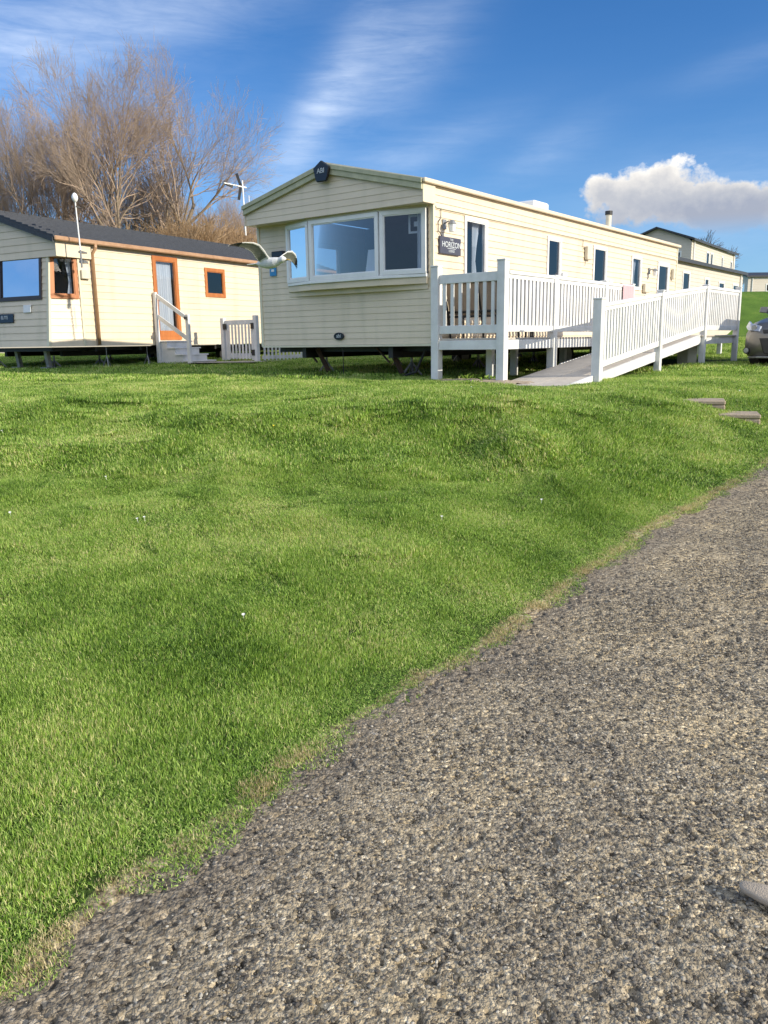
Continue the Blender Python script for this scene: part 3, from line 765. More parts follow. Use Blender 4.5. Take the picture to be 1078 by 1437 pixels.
# signs, lamps and boxes on the walls
s = MB(); s.box(.13, .73, -.045, -.013, 1.345, 1.60); sg = s.build('sign', M['sign'], main, bevel=.006)
for body, size, zz in (('THE', .05, 1.56), ('HORIZON', .118, 1.485), ('LODGE', .05, 1.395)):
    text_part(body, size, M['letters'], sg, frame4((.45, -.047, zz), (1, 0, 0), (0, 0, 1)), depth=.003)
s = MB(); s.box(.33, .57, -.049, -.046, 1.43, 1.437); s.build('rule', M['letters'], sg)
def wall_lamp(x, z):
    s = MB(); s.tube([(x+.12, -.015, z), (x+.12, -.10, z+.03), (x+.12, -.16, z-.02)], .012, 8); s.box(x+.07, x+.17, -.03, -.013, z-.08, z+.06)
    s.tube([(x+.12, -.16, z+.04), (x+.12, -.16, z-.02)], [.03, .075], 8)
    l_ = s.build('lamp', M['galv'], main)
    s = MB(); s.tube([(x+.12, -.16, z-.02), (x+.12, -.16, z-.13)], [.065, .045], 8); s.build('lamp_glass', M['white'], l_)
wall_lamp(.16, 1.79); wall_lamp(9.25, 1.62)
s = MB(); s.tube([(.19, -.02, 2.0), (.18, -.025, 1.86), (.11, -.025, 1.80), (.11, -.025, 1.68), (.2, -.03, 1.60)], .006, 6); s.build('cable', M['black'], main)
s = MB(); s.tube([(5.42, -.03, 1.99), (5.42, -.03, 1.85), (5.5, -.03, 1.8)], .006, 6); s.build('cable', M['black'], main)
s = MB(); s.tube([(5.6, -.03, 1.62), (5.55, -.03, 1.5)], .006, 6); s.build('cable', M['black'], main)
for (a, b_, c, d_, mt) in ((5.55, 5.78, 1.62, 1.88, 'plastic'), (4.42, 4.6, 1.16, 1.3, 'white'), (6.78, 6.95, 1.12, 1.28, 'white'), (8.98, 9.3, 1.10, 1.30, 'plastic'), (11.0, 11.14, 1.5, 1.75, 'plastic')):
    s = MB(); s.box(a, b_, -.09, -.013, c, d_); s.build('junction_box', M[mt], main, bevel=.012)
s = MB(); s.box(-.03, -.012, 3.28, 3.43, 1.20, 1.385); st = s.build('sticker', M['blue'], main)
s = MB(); s.box(-.034, -.031, 3.32, 3.39, 1.27, 1.31); s.build('mark', M['curtain'], st)
s = MB(); s.box(-.09, -.012, 3.05, 3.32, 1.50, 1.60); s.build('wall_lamp', M['blackgloss'], main, bevel=.01)
# oval maker's plate low on the front
s = MB(); ov = [(1.88+.11*math.cos(t*math.pi/12), .14+.062*math.sin(t*math.pi/12)) for t in range(24)]
s.prism(ov, -.034, -.013, ax='x'); pl = s.build('badge', M['blackgloss'], main, bevel=.003)
text_part('abi', .085, M['letters'], pl, frame4((-.036, 1.88, .145), (0, -1, 0), (0, 0, 1)), depth=.002)
# flue and roof vent
s = MB(); s.tube([(8.3, .62, H2+.10), (8.3, .62, H2+.52)], .065, 14); fl = s.build('flue', M['plastic'], main, smooth=False)
s = MB(); s.tube([(8.3, .62, H2+.50), (8.3, .62, H2+.585)], .085, 14); s.build('flue_cap', M['black'], fl)
s = MB(); s.box(4.0, 4.62, .35, .8, H2+.05, H2+.29); s.build('roof_vent', M['white'], main, bevel=.03)

# ------------------------------------------------------------------ decking and ramp
GR = -.60
deck = empty('decking', MAIN_O+Vector((0, 0, GR)), PSI, 'raised white decking with slatted railings against the long side of the cream caravan', 'decking')
def dz(z): return z-GR
def post(root, u, v, z0, z1, w=.125, name='post'):
    s = MB(); s.box(u-w/2, u+w/2, v-w/2, v+w/2, dz(z0), dz(z1)); s.box(u-w/2-.008, u+w/2+.008, v-w/2-.008, v+w/2+.008, dz(z1)-.002, dz(z1)+.022)
    return s.build(name, M['whitewood'], root, bevel=.006)
def railing(root, a, b, za, zb, zba, zbb, n, top=(.045, .10)):
    """a,b (u,v); rails from za/zb (top) and zba/zbb (bottom)"""
    rt = MB(); rt.bar((a[0], a[1], dz(za)), (b[0], b[1], dz(zb)), .075, .05); rt.bar((a[0], a[1], dz(za)-.055), (b[0], b[1], dz(zb)-.055), .04, .06)
    r = rt.build('railing', M['whitewood'], root, bevel=.004)
    s = MB(); s.bar((a[0], a[1], dz(zba)), (b[0], b[1], dz(zbb)), .045, .09); s.build('bottom_rail', M['whitewood'], r, bevel=.004)
    for k in range(n):
        t = (k+.5)/n; x = a[0]+(b[0]-a[0])*t; y = a[1]+(b[1]-a[1])*t; zt = za+(zb-za)*t-.085; zl = zba+(zbb-zba)*t+.045
        s = MB(); j = rnd.uniform(-.004, .004)
        ax = 1 if abs(b[0]-a[0]) > abs(b[1]-a[1]) else 0
        wx, wy = (.034, .018) if ax else (.018, .034)
        s.box(x-wx+j, x+wx+j, y-wy, y+wy, dz(zl), dz(zt)); s.build('baluster', M['whitewood'], r)
VF = -1.3
post(deck, -.10, -.13, -.60, 1.12, .13); post(deck, -.10, VF+.04, -.62, 1.14, .13)
us = [1.50, 3.55]
post(deck, 1.50, VF+.02, -.60, 1.0, .125); post(deck, 3.55, VF+.02, -.60, 1.02, .11)
post(deck, 4.85, VF+.02, -.60, 1.02, .11)
post(deck, 8.15, VF+.02, -.60, 1.02, .11)
# front railing: deeper top board
fr_ = MB(); fr_.box(-.135, -.10, VF+.105, -.195, dz(.87), dz(1.0)); r = fr_.build('railing', M['whitewood'], deck, bevel=.004)
s = MB(); s.box(-.13, -.09, VF+.105, -.195, dz(.14), dz(.26)); s.build('bottom_rail', M['whitewood'], r, bevel=.004)
for k in range(7):
    y = VF+.105+(1.3-.30)*(k+.62)/7.25; s = MB(); s.box(-.125, -.10, y-.026, y+.026, dz(.26), dz(.87)); s.build('baluster', M['whitewood'], r)
railing(deck, (-.03, VF), (1.44, VF), .985, .985, .20, .20, 12)
railing(deck, (1.56, VF), (3.50, VF), .985, .985, .20, .20, 16)
railing(deck, (3.60, VF), (4.80, VF), .985, .985, .20, .20, 10)
mb = MB(); k = -.12
while k < 11.3: mb.box(k, k+.137, VF+.03, -.03, dz(.045), dz(.072)); k += .142
k = 5.6
while k < 8.2: mb.box(k, k+.137, -2.44, VF+.025, dz(.045), dz(.072)); k += .142
mb.build('deck_floor', M['deckfloor'], deck, bevel=.003)
for (x0, x1, y0, y1) in ((-.14, -.10, VF+.10, -.19), (-.04, 5.58, VF-.02, VF+.02), (8.2, 11.35, VF-.02, VF+.02), (11.36, 11.40, VF+.02, -.04)):
    s = MB(); s.box(x0, x1, y0, y1, dz(-.095), dz(.042)); s.build('skirt_board', M['whitewood'], deck, bevel=.004)
for x, y in ((.55, -.7), (1.7, -.5), (3.4, -.6), (5.2, -.6), (7.2, -.6), (9.5, -.6), (11.2, -.6), (9.5, VF+.05), (11.3, VF+.05)):
    s = MB(); s.box(x-.05, x+.05, y-.05, y+.05, dz(-.62), dz(.04)); s.build('support_leg', M['whitewood'], deck)
so_ = MB(); ng_ = 18
for j in range(ng_+1):
    for i in range(ng_+1):
        a_ = -1+2*i/ng_; b2 = -1+2*j/ng_; rr2 = a_*a_+b2*b2
        so_.v.append((a_*.30+.06*math.sin(j*1.3), b2*.95, .035*max(0, 1-rr2)+.012*math.sin(i*2.1)*math.sin(j*1.7)-.03*(rr2 > 1)))
for j in range(ng_):
    for i in range(ng_):
        if (-1+2*(i+.5)/ng_)**2+(-1+2*(j+.5)/ng_)**2 < 1.05: q_ = j*(ng_+1)+i; so_.f.append((q_, q_+1, q_+ng_+2, q_+ng_+1)); so_.mi.append(0)
so2 = so_.build('bare_soil', M['slab'], None, smooth=True, recalc=False); P0_ = MAIN_O+Vector((math.sin(YAW)*-.12-math.cos(YAW)*-.85, math.cos(YAW)*-.12+math.sin(YAW)*-.85, 0)); so2.location = (P0_.x, P0_.y, gz(P0_.x, P0_.y)+.02); so2.rotation_euler = (0, 0, PSI); tag(so2, kind='structure')
# ramp
VR = -2.42
rampo = empty('access_ramp', MAIN_O+Vector((0, 0, GR)), PSI, 'white railed access ramp with grey floor rising to the decking', 'ramp')
RU = [.60, 3.18, 5.70, 8.08]; RT = [.58, .79, .985, 1.04]; RF = [-.60, -.66, -.66, -.60]
def ramp_floor(u): return -.60+.672*(u+.45)/(5.6+.45) if u < 5.6 else .072
for i in range(4):
    post(rampo, RU[i], VR, RF[i], RT[i], .13 if i == 0 else .105)
railing(rampo, (RU[0]+.06, VR), (RU[1]-.05, VR), .50, .735, -.335, -.06, 22)
railing(rampo, (RU[1]+.05, VR), (RU[2]-.05, VR), .745, .955, -.05, .205, 22)
railing(rampo, (RU[2]+.05, VR), (RU[3]-.05, VR), .96, .965, .21, .21, 18)
mb = MB(); k = -.45; n = 0
while k < 5.58:
    st_ = 1.0; e = min(k+st_, 5.59)
    for (y0, y1) in ((VR+.07, VR+.53), (VR+.537, VF-.03)):
        mb.hexa([(k+.006, y0, dz(ramp_floor(k)-.03)), (e, y0, dz(ramp_floor(e)-.03)), (e, y1, dz(ramp_floor(e)-.03)), (k+.006, y1, dz(ramp_floor(k)-.03)),
                 (k+.006, y0, dz(ramp_floor(k))), (e, y0, dz(ramp_floor(e))), (e, y1, dz(ramp_floor(e))), (k+.006, y1, dz(ramp_floor(k)))])
    k = e
mb.build('ramp_floor', M['deckfloor'], rampo)
s = MB(); s.hexa([(-1.0, VR+.04, dz(-.66)), (-.45, VR+.04, dz(-.66)), (-.45, VF-.03, dz(-.66)), (-1.0, VF-.03, dz(-.66)), (-1.0, VR+.04, dz(-.625)), (-.45, VR+.04, dz(-.604)), (-.45, VF-.03, dz(-.604)), (-1.0, VF-.03, dz(-.625))])
s.build('ramp_threshold', M['deckfloor'], rampo, bevel=.004)
mb = MB()
def strip(u0, u1, v0, v1, hgt):
    mb.hexa([(u0, v0, dz(max(ramp_floor(u0)-hgt, -.72))), (u1, v0, dz(ramp_floor(u1)-hgt)), (u1, v1, dz(ramp_floor(u1)-hgt)), (u0, v1, dz(max(ramp_floor(u0)-hgt, -.72))),
             (u0, v0, dz(ramp_floor(u0)+.01)), (u1, v0, dz(ramp_floor(u1)+.01)), (u1, v1, dz(ramp_floor(u1)+.01)), (u0, v1, dz(ramp_floor(u0)+.01))])
strip(-.43, 5.62, VR+.02, VR+.06, .16); mb.build('stringer', M['whitewood'], rampo)
mb = MB(); strip(1.7, 5.62, VF-.028, VF-.022, .15); mb.build('stringer', M['whitewood'], rampo)
s = MB(); s.box(5.66, 8.05, VR+.02, VR+.06, dz(-.095), dz(.042)); s.build('skirt_board', M['whitewood'], rampo)
s = MB(); s.box(8.14, 8.18, VR+.05, VF-.06, dz(-.095), dz(.042)); s.build('skirt_board', M['whitewood'], rampo)
# things on and by the deck
s = MB()
for i in range(1): s.box(0, .44, 0, .22, 0, .5)
blk = s.build('concrete_block', M['trim'], None, bevel=.01); 
P0 = MAIN_O+Vector((math.sin(YAW)*5.9-math.cos(YAW)*-2.1, math.cos(YAW)*5.9+math.sin(YAW)*-2.1, 0)); blk.location = (P0.x, P0.y, gz(P0.x, P0.y)-.02); blk.rotation_euler = (0, 0, PSI-.1)
tag(blk, 'pale sunlit concrete block standing under the landing of the ramp', 'block')
def loc(u, v, z): return MAIN_O+Vector((math.sin(YAW)*u-math.cos(YAW)*v, math.cos(YAW)*u+math.sin(YAW)*v, z))
# bench seen from behind
bn = empty('garden_bench', loc(.42, -.64, .072), PSI, 'black framed garden bench with tan fabric back behind the front railing of the decking', 'bench')
s = MB(); s.hexa([(-.06, -.58, .38), (-.03, -.58, .38), (-.03, .58, .38), (-.06, .58, .38), (-.20, -.58, .86), (-.17, -.58, .86), (-.17, .58, .86), (-.20, .58, .86)]); s.build('backrest', M['tanfabric'], bn, bevel=.01)
s = MB(); s.box(-.05, .42, -.58, .58, .36, .42); s.build('seat', M['tanfabric'], bn, bevel=.02)
for y in (-.60, .0, .60):
    s = MB(); s.tube([(.02, y, 0), (-.05, y, .36), (-.22, y, .90)], .017, 8); s.tube([(.42, y, 0), (.40, y, .36)], .017, 8)
    if y: s.tube([(-.12, y, .58), (.1, y, .62), (.36, y, .60), (.41, y, .36)], .015, 8)
    s.build('leg', M['black'], bn)
s = MB(); s.tube([(-.205, -.60, .83), (-.205, .60, .83)], .016, 8); s.tube([(-.07, -.60, .40), (-.07, .60, .40)], .02, 8); s.tube([(-.05, -.60, .33), (-.05, .60, .33)], .018, 8); s.build('frame', M['black'], bn)
tb = empty('garden_table', loc(2.0, -.62, .072), PSI, 'low dark garden table on the decking behind the slatted side railing', 'table')
s = MB(); s.box(-.45, .45, -.32, .32, .44, .47); s.build('tabletop', M['tanfabric'], tb, bevel=.006)
for x in (-.4, .4):
    for y in (-.27, .27): s = MB(); s.tube([(x, y, 0), (x, y, .44)], .018, 8); s.build('leg', M['black'], tb)
# towel over the rail
s = MB(); n = 22
pr = [(-.052, .48), (-.050, .74), (-.046, .98), (-.02, 1.018), (.02, 1.018), (.046, .98), (.05, .8), (.05, .62)]
rows = [[(4.28+.55*k/n, VF+dy-.012*math.sin(k*1.7)*(1.0-z)*2, dz(z)+.004) for dy, z in pr] for k in range(n+1)]
for a, b_ in zip(rows[:-1], rows[1:]):
    for j in range(len(pr)-1): s.poly([a[j], b_[j], b_[j+1], a[j+1]])
tw = s.build('towel', M['pink'], None, smooth=True); tw.location = MAIN_O+Vector((0, 0, GR)); tw.rotation_euler = (0, 0, PSI)
tag(tw, 'pink towel hanging over the inner rail of the decking', 'towel')

# ------------------------------------------------------------------ left caravan
LO = Vector((-6.501, 18.055, EYE-.002)); LPSI = math.pi/2-.505
lc = empty('static_caravan', LO, LPSI, 'cream static caravan with dark tiled roof and oak coloured window and door frames', 'caravan')
HE = 2.2; HR = 2.815; LL = 10.3; WL = 3.7
lwins = [(4.05, 4.84, 1.20, 1.93)]; ldoor = (2.2, 3.05, .12, 2.08)
mb = MB(); siding(mb, side, 0, HE-.02, lambda z: (.0, LL), .146, lwins+[ldoor]); mb.build('wall', M['cream'], lc, recalc=False)
mb = MB(); siding(mb, lambda s, z, o: (s, WL+o, z), 0, HE-.02, lambda z: (0, LL), .146); mb.build('wall', M['cream'], lc, recalc=False)
mb = MB(); siding(mb, lambda s, z, o: (LL+o, s, z), 0, HR-.03, lambda z: (0, WL) if z <= HE else ((z-HE)/(HR-HE)*WL/2, WL-(z-HE)/(HR-HE)*WL/2), .146); mb.build('wall', M['cream'], lc, recalc=False)
# chamfer (bay side): bottom at u -.72 v .22 ; top u -.5 v .18
def pt(u, v, z): return Vector((u, v, z))
def cham(s, z, o):   # s 0 at the wall corner, 1 at the front corner (metres scaled by .75)
    t = s/.75; zz = z/1.95
    uf = -.74+.20*min(zz, 1.1); vf = .24
    return tuple(Vector((uf*t, vf*t, z))+Vector((-.30, -.95, 0))*o)
mb = MB(); siding(mb, cham, 0, 1.98, lambda z: (0, .75), .146, [(.04, .71, 1.0, 1.93)]); mb.build('wall', M['cream'], lc, recalc=False)
def frl(s, z, o):
    zz = z/1.95; return (-.74+.20*min(zz, 1.1)-o, s, z)
mb = MB(); siding(mb, frl, 0, 1.98, lambda z: (.24, WL-.24), .146, [(.42, 3.3, .98, 1.95)]); mb.build('wall', M['cream'], lc, recalc=False)
window(lc, cham, .04, .71, 1.0, 1.93, M['orange'], .085, out=.035, curtain=[(.14, .30)])
M['shadeframe'] = simple('shaded_brown_frame', (.045, .03, .025), (.03, .02, .018), 9, .4)  # window frames of the shaded front, their shade put into the colour
for a, b_ in ((.42, 1.80), (1.80, 3.3)):
    window(lc, frl, a, b_, .98, 1.95, M['shadeframe'], .07, out=.03, curtain=[(a+.1, a+.3)] if a < 1 else None)
window(lc, side, 4.05, 4.84, 1.20, 1.93, M['orange'], .085, out=.03)
dr = window(lc, side, *ldoor, M['orange'], .105, name='door', out=.035, curtain=[(2.31, 2.95)], item='straight')
s = MB(); s.box(2.31, 2.94, -.04, .0, .2, .34); s.build('door_panel', M['orange'], dr)
s = MB(); s.bar((2.34, -.07, 1.1), (2.46, -.07, 1.1), .02, .02); s.box(2.33, 2.36, -.07, -.03, 1.03, 1.17); s.build('handle', M['galv'], dr)
mb = MB(); mb.poly([(0, .02, .01), (LL, .02, .01), (LL, WL-.02, .01), (0, WL-.02, .01)]); mb.poly([(-.7, .25, .01), (0, .02, .01), (0, WL-.02, .01), (-.7, WL-.25, .01)])
for u_ in (1.6, 5.5): mb.box(u_, u_+.04, .03, WL-.03, .02, HE-.05)
mb.build('interior', M['interior'], lc, recalc=False)
mb = MB()   # gable with its overhang
gl = lambda z: (-.06, WL+.06) if z <= HE else (-.06+(z-HE)/(HR-HE)*(WL/2+.06), WL+.06-(z-HE)/(HR-HE)*(WL/2+.06))
siding(mb, lambda s, z, o: (-.58-o, s, z), 1.84, HR-.04, gl, .146)
mb.poly([(-.58, -.06, 1.84), (.35, -.06, 1.84), (.35, WL+.06, 1.84), (-.58, WL+.06, 1.84)])
mb.build('front_gable', M['cream'], lc, recalc=False)
mb = MB(); mb.box(-.59, .33, -.075, -.03, 1.84, HE-.0); mb.build('fascia', M['cream'], lc, bevel=.004)
mb = MB(); mb.box(-.59, .33, WL+.03, WL+.075, 1.84, HE-.0); mb.build('fascia', M['cream'], lc, bevel=.004)
mb = MB()
for sg_ in (0, 1):
    y0 = -.14 if sg_ == 0 else WL+.14
    mb.prism([(y0, HE+.0), (WL/2, HR+.03), (WL/2, HR+.075), (y0, HE+.035)], -.68, LL+.1, ax='x')
k = -.66
rf = mb.build('roof', M['slate'], lc)
mb = MB()
for sg_ in (0, 1):
    y0 = -.13 if sg_ == 0 else WL+.13
    mb.prism([(y0, HE-.09), (WL/2, HR-.075), (WL/2, HR+.03), (y0, HE+.0)], -.70, -.66, ax='x')
mb.build('bargeboard', M['slate'], lc)
mb = MB()
k = -.6
while k < LL: mb.box(k, k+.30, WL/2-.07, WL/2+.07, HR+.05+.004*(int(k*7) % 2), HR+.10); k += .31
mb.build('ridge_tiles', M['slate'], lc)
mb = MB(); n_t = 11
for i in range(n_t):   # tile courses
    t = i/n_t; y0 = -.14+(WL/2+.14)*t; z0 = HE+.035+(HR+.075-HE-.035)*t
    mb.prism([(y0, z0+.0), (y0+.18, z0+.055*.99), (y0+.18, z0+.058), (y0, z0+.024)], -.685, LL+.1, ax='x')
mb.build('roof_tiles', M['slate'], lc)
mb = MB(); mb.box(-.68, LL+.08, -.20, -.142, HE-.06, HE+.035); mb.build('gutter', M['copper'], lc, bevel=.02)
mb = MB(); mb.tube([(.38, -.17, HE-.04), (.38, -.17, HE-.12), (.37, -.065, HE-.25), (.37, -.06, .02)], .038, 10); mb.build('downpipe', M['copper'], lc, smooth=True)
for (x, y) in ((-.02, -.028),): mb = MB(); mb.box(x, x+.05, y, y+.05, 0, 1.98); mb.build('corner_trim', M['trim'], lc, bevel=.004)
mb = MB(); mb.hexa([(-.765, .20, 0), (-.70, .20, 0), (-.70, .28, 0), (-.765, .28, 0), (-.565, .20, 1.86), (-.50, .20, 1.86), (-.50, .28, 1.86), (-.565, .28, 1.86)]); mb.build('corner_trim', M['trim'], lc, bevel=.004)
s = MB(); s.box(-.74, -.70, 0, .001, 0, .001)
def onfront(v0, v1, z0, z1, mt, nm, off=.035):
    s = MB(); s.hexa([frl(v0, z0, off), frl(v1, z0, off), frl(v1, z0, .012), frl(v0, z0, .012), frl(v0, z1, off), frl(v1, z1, off), frl(v1, z1, .012), frl(v0, z1, .012)]); return s.build(nm, M[mt], lc, bevel=.006)
sg = onfront(1.33, 2.0, .52, .71, 'blackgloss', 'sign'); text_part('ELITE', .10, M['letters'], sg, frame4(frl(1.62, .63, .037), (0, -1, 0), (.1, 0, 1)), depth=.002)
onfront(.76, 1.0, .72, .88, 'white', 'notice')
s = MB(); s.box(.02, .26, -.09, -.013, 1.42, 1.60); s.build('junction_box', M['plastic'], lc, bevel=.01)
underside(lc, LL, WL, .53, xs_=[-.1, 1.2, 3.3, 6.0, 9.0])
for (x, y) in ((-.45, .7), (-.35, 1.8)):
    s = MB(); s.bar((x, y, -.05), (x+.05, y, -.45), .09, .09); s.box(x-.1, x+.2, y-.1, y+.12, -.50, -.44); s.build('jack_leg', M['galv'], lc)
s = MB(); s.box(-.6, LL, .3, .36, -.10, -.02); s.box(-.6, -.5, .3, WL-.3, -.10, -.02); s.build('base_rail', M['black'], lc)
for (x, y, h) in ((.55, -.05, .46), (1.75, -.1, .46)):
    s = MB()
    for a in (0, 2.09, 4.19): s.tube([(x, y, -h+.22), (x+.10*math.cos(a), y+.10*math.sin(a), -h)], .010, 6)
    s.tube([(x, y, -h+.2), (x, y, -.03)], .008, 6); s.build('prop', M['galv'], lc)

# aerials
s = MB(); s.tube([(0, 0, 0), (-.02, 0, .95)], [.016, .014], 8); 
ta = empty('tv_aerial', (-6.23, 17.55, 3.45), 0, 'white oval tv aerial on a thin pole at the corner of the left caravan', 'aerial')
s.build('pole', M['white'], ta)
s = MB(); pts = [(-.02, 0, .93+.02*i) for i in range(11)]; s.tube(pts, [.002+.062*math.sin(math.pi*(i+.02)/10.04)**.6 for i in range(11)], 12); s.build('aerial_head', M['white'], ta, smooth=True)
s = MB(); s.tube([(0, 0, 0), (0, 0, -.35)], .02, 8); s.box(-.05, .05, .0, .25, -.25, -.20); s.box(-.05, .05, .0, .25, -.05, -.02); s.build('bracket', M['galv'], ta)
s = MB(); s.bar((-.02, .0, .86), (.06, .05, .84), .03, .03); s.build('clamp', M['black'], ta)
ya = empty('tv_aerial', (-2.52, 15.93, 3.84), .2, 'black and white yagi tv aerial beside the left eave of the long cream caravan', 'aerial')
s = MB(); s.tube([(0, 0, -.35), (-.02, 0, .62)], .013, 8); s.tube([(.09, 0, -.1), (.09, 0, .36)], .007, 6); s.build('pole', M['white'], ya)
s = MB(); s.bar((-.36, -.12, .55), (.05, .02, .50), .02, .02)
for k in range(7): x = -.40+.05*k; s.bar((x, -.11+.014*k-.07, .55-.005*k), (x, -.11+.014*k+.07, .55-.005*k), .01, .01)
s.build('boom', M['white'], ya)
s = MB(); s.bar((-.12, 0, .74), (-.05, 0, .52), .035, .05); s.bar((-.05, 0, .53), (-.10, 0, .28), .035, .05); s.bar((-.36, -.1, .56), (-.20, -.05, .50), .05, .04); s.build('reflector', M['black'], ya)

# stairs at the left caravan's door
sr = empty('door_steps', LO+Vector((0, 0, -.53)), LPSI, 'white wooden steps with a sloping handrail up to the oak framed door', 'steps')
s = MB(); tr = [(-.02, .60), (-.32, .60), (-.32, .44), (-.56, .44), (-.56, .28), (-.80, .28), (-.80, .13), (-1.04, .13), (-1.04, -.03), (-.02, -.03)]
s.prism([(y, z) for y, z in tr], 2.20, 2.235, ax='x'); s.build('side_panel', M['whitewood'], sr)
s = MB(); s.prism([(y, z) for y, z in tr], 3.02, 3.055, ax='x'); s.build('side_panel', M['whitewood'], sr)
for (y0, y1, z) in ((-.34, -.02, .62), (-.59, -.32, .46), (-.83, -.56, .30), (-1.07, -.80, .15)):
    s = MB(); s.box(2.17, 3.09, y0, y1, z-.025, z+.004); s.build('tread', M['whitewood'], sr, bevel=.004)
    s = MB(); s.box(2.237, 3.018, y0+.02, y0+.04, z-.17, z-.027); s.build('riser', M['whitewood'], sr)
s = MB(); s.box(2.12, 2.195, -.12, -.04, -.03, 1.76); s.build('post', M['whitewood'], sr, bevel=.005)
s = MB(); s.box(2.12, 2.195, -1.10, -1.01, -.03, 1.22); p_ = s.build('post', M['whitewood'], sr, bevel=.005)
s = MB(); s.box(2.06, 2.12, -1.08, -1.03, 1.10, 1.17); s.build('latch', M['black'], p_)
s = MB(); s.bar((2.16, -.12, 1.68), (2.16, -1.02, 1.14), .04, .09, (0, 0, 1)); s.build('handrail', M['whitewood'], sr)
s = MB(); s.bar((2.16, -.12, 1.20), (2.16, -1.02, .66), .03, .09); s.build('middle_rail', M['whitewood'], sr)

# picket gate and low fence
def xy(o, x, y): return (x, y, gz(x, y))
GL = Vector((-3.97, 20.81, 0)); GRt = Vector((-3.06, 20.20, 0)); gd = (GRt-GL); gL = gd.length; gang = math.atan2(gd.y, gd.x)
gzz = EYE-.46
gt = empty('picket_gate', (GL.x, GL.y, gzz), gang, 'white picket gate with black hinges between the two caravans', 'gate')
for x in (0, gL): s = MB(); s.box(x-.055, x+.055, -.055, .055, -.1, 1.13 if x else 1.09); s.build('post', M['whitewood'], gt, bevel=.006)
s = MB(); s.box(.08, gL-.08, -.02, .02, .92, 1.03); s.box(.08, .16, -.02, .02, .06, .92); s.box(gL-.16, gL-.08, -.02, .02, .06, .92); s.box(.16, gL-.16, -.02, .02, .10, .22); s.build('frame', M['whitewood'], gt, bevel=.003)
for k in range(7): x = .21+(gL-.42)*k/6; s = MB(); s.box(x-.027, x+.027, -.034, -.021, .08, .95); s.build('picket', M['whitewood'], gt)
for x, z in ((.10, .86), (gL-.06, .86), (gL-.06, .22)): s = MB(); s.box(x-.05, x+.04, -.075, -.036, z-.05, z+.09); s.build('hinge' if x > .5 else 'latch', M['black'], gt)
fe = empty('picket_fence', (GRt.x+.12, GRt.y+.1, gzz), math.atan2(.84, .54), 'low white picket fence seen under the long cream caravan behind the gate', 'fence')
s = MB(); s.box(0, 5.2, -.02, .02, .42, .5); s.box(0, 5.2, -.02, .02, .08, .16); s.build('rail', M['whitewood'], fe)
for k in range(36): x = .05+.145*k; s = MB(); s.box(x-.03, x+.03, -.035, -.021, .02, .62); s.build('picket', M['whitewood'], fe)
pth = MB(); pth.poly([(-4.6, 19.2, 0), (-3.0, 18.9, 0), (-1.5, 23, 0), (-2.8, 23.6, 0)])
pv = pth.build('path', M['concrete'], None); pv.location = (0, 0, gz(-3, 20.5)+.03); tag(pv, kind='structure')

# stone steps in the bank
for (x, y, zt, a, w_, lab, l_) in ((3.72, 9.45, .79, .12, .62, 'worn stone step, the upper one of two set in the grass bank beside the tarmac', .42), (3.93, 9.02, .67, .12, .62, 'worn stone step, the lower one of two set in the grass bank beside the tarmac', .42)):
    s = MB(); s.box(-.25, .25, -.24, .17, -.05, 0); s.box(-.248, .248, -.236, .16, -.20, -.052)
    o = s.build('stone_step', M['slab'], None, bevel=.012); o.location = (x, y, zt); o.rotation_euler = (0, 0, -.35); tag(o, lab, 'step')

# flat stone at the frame's lower right
bm = bmesh.new(); bmesh.ops.create_icosphere(bm, subdivisions=4, radius=1)
for v in bm.verts:
    c = v.co; f = 1+.14*(float(vnoise(c.x*1.7+9, c.y*1.7+c.z*2, 3))-.5)+.03*(float(vnoise(c.x*9, c.y*9+c.z*7, 4))-.5)
    v.co = Vector((math.copysign(abs(c.x)**.7, c.x)*.105*f, math.copysign(abs(c.y)**.75, c.y)*.032*f, c.z*.016*f+(.004 if c.z > 0 else 0)))
me = bpy.data.meshes.new('flat_stone'); bm.to_mesh(me); bm.free(); me.materials.append(simple('flat_stone', (.44, .37, .29), (.36, .30, .23), 30, .9, .5, 250)); me.polygons.foreach_set('use_smooth', [True]*len(me.polygons))
st = link('flat_stone', me); st.location = (1.035, 1.865, .040); st.rotation_euler = (0.05, .03, -.62); tag(st, 'flat pale grey stone lying on the tarmac', 'stone')
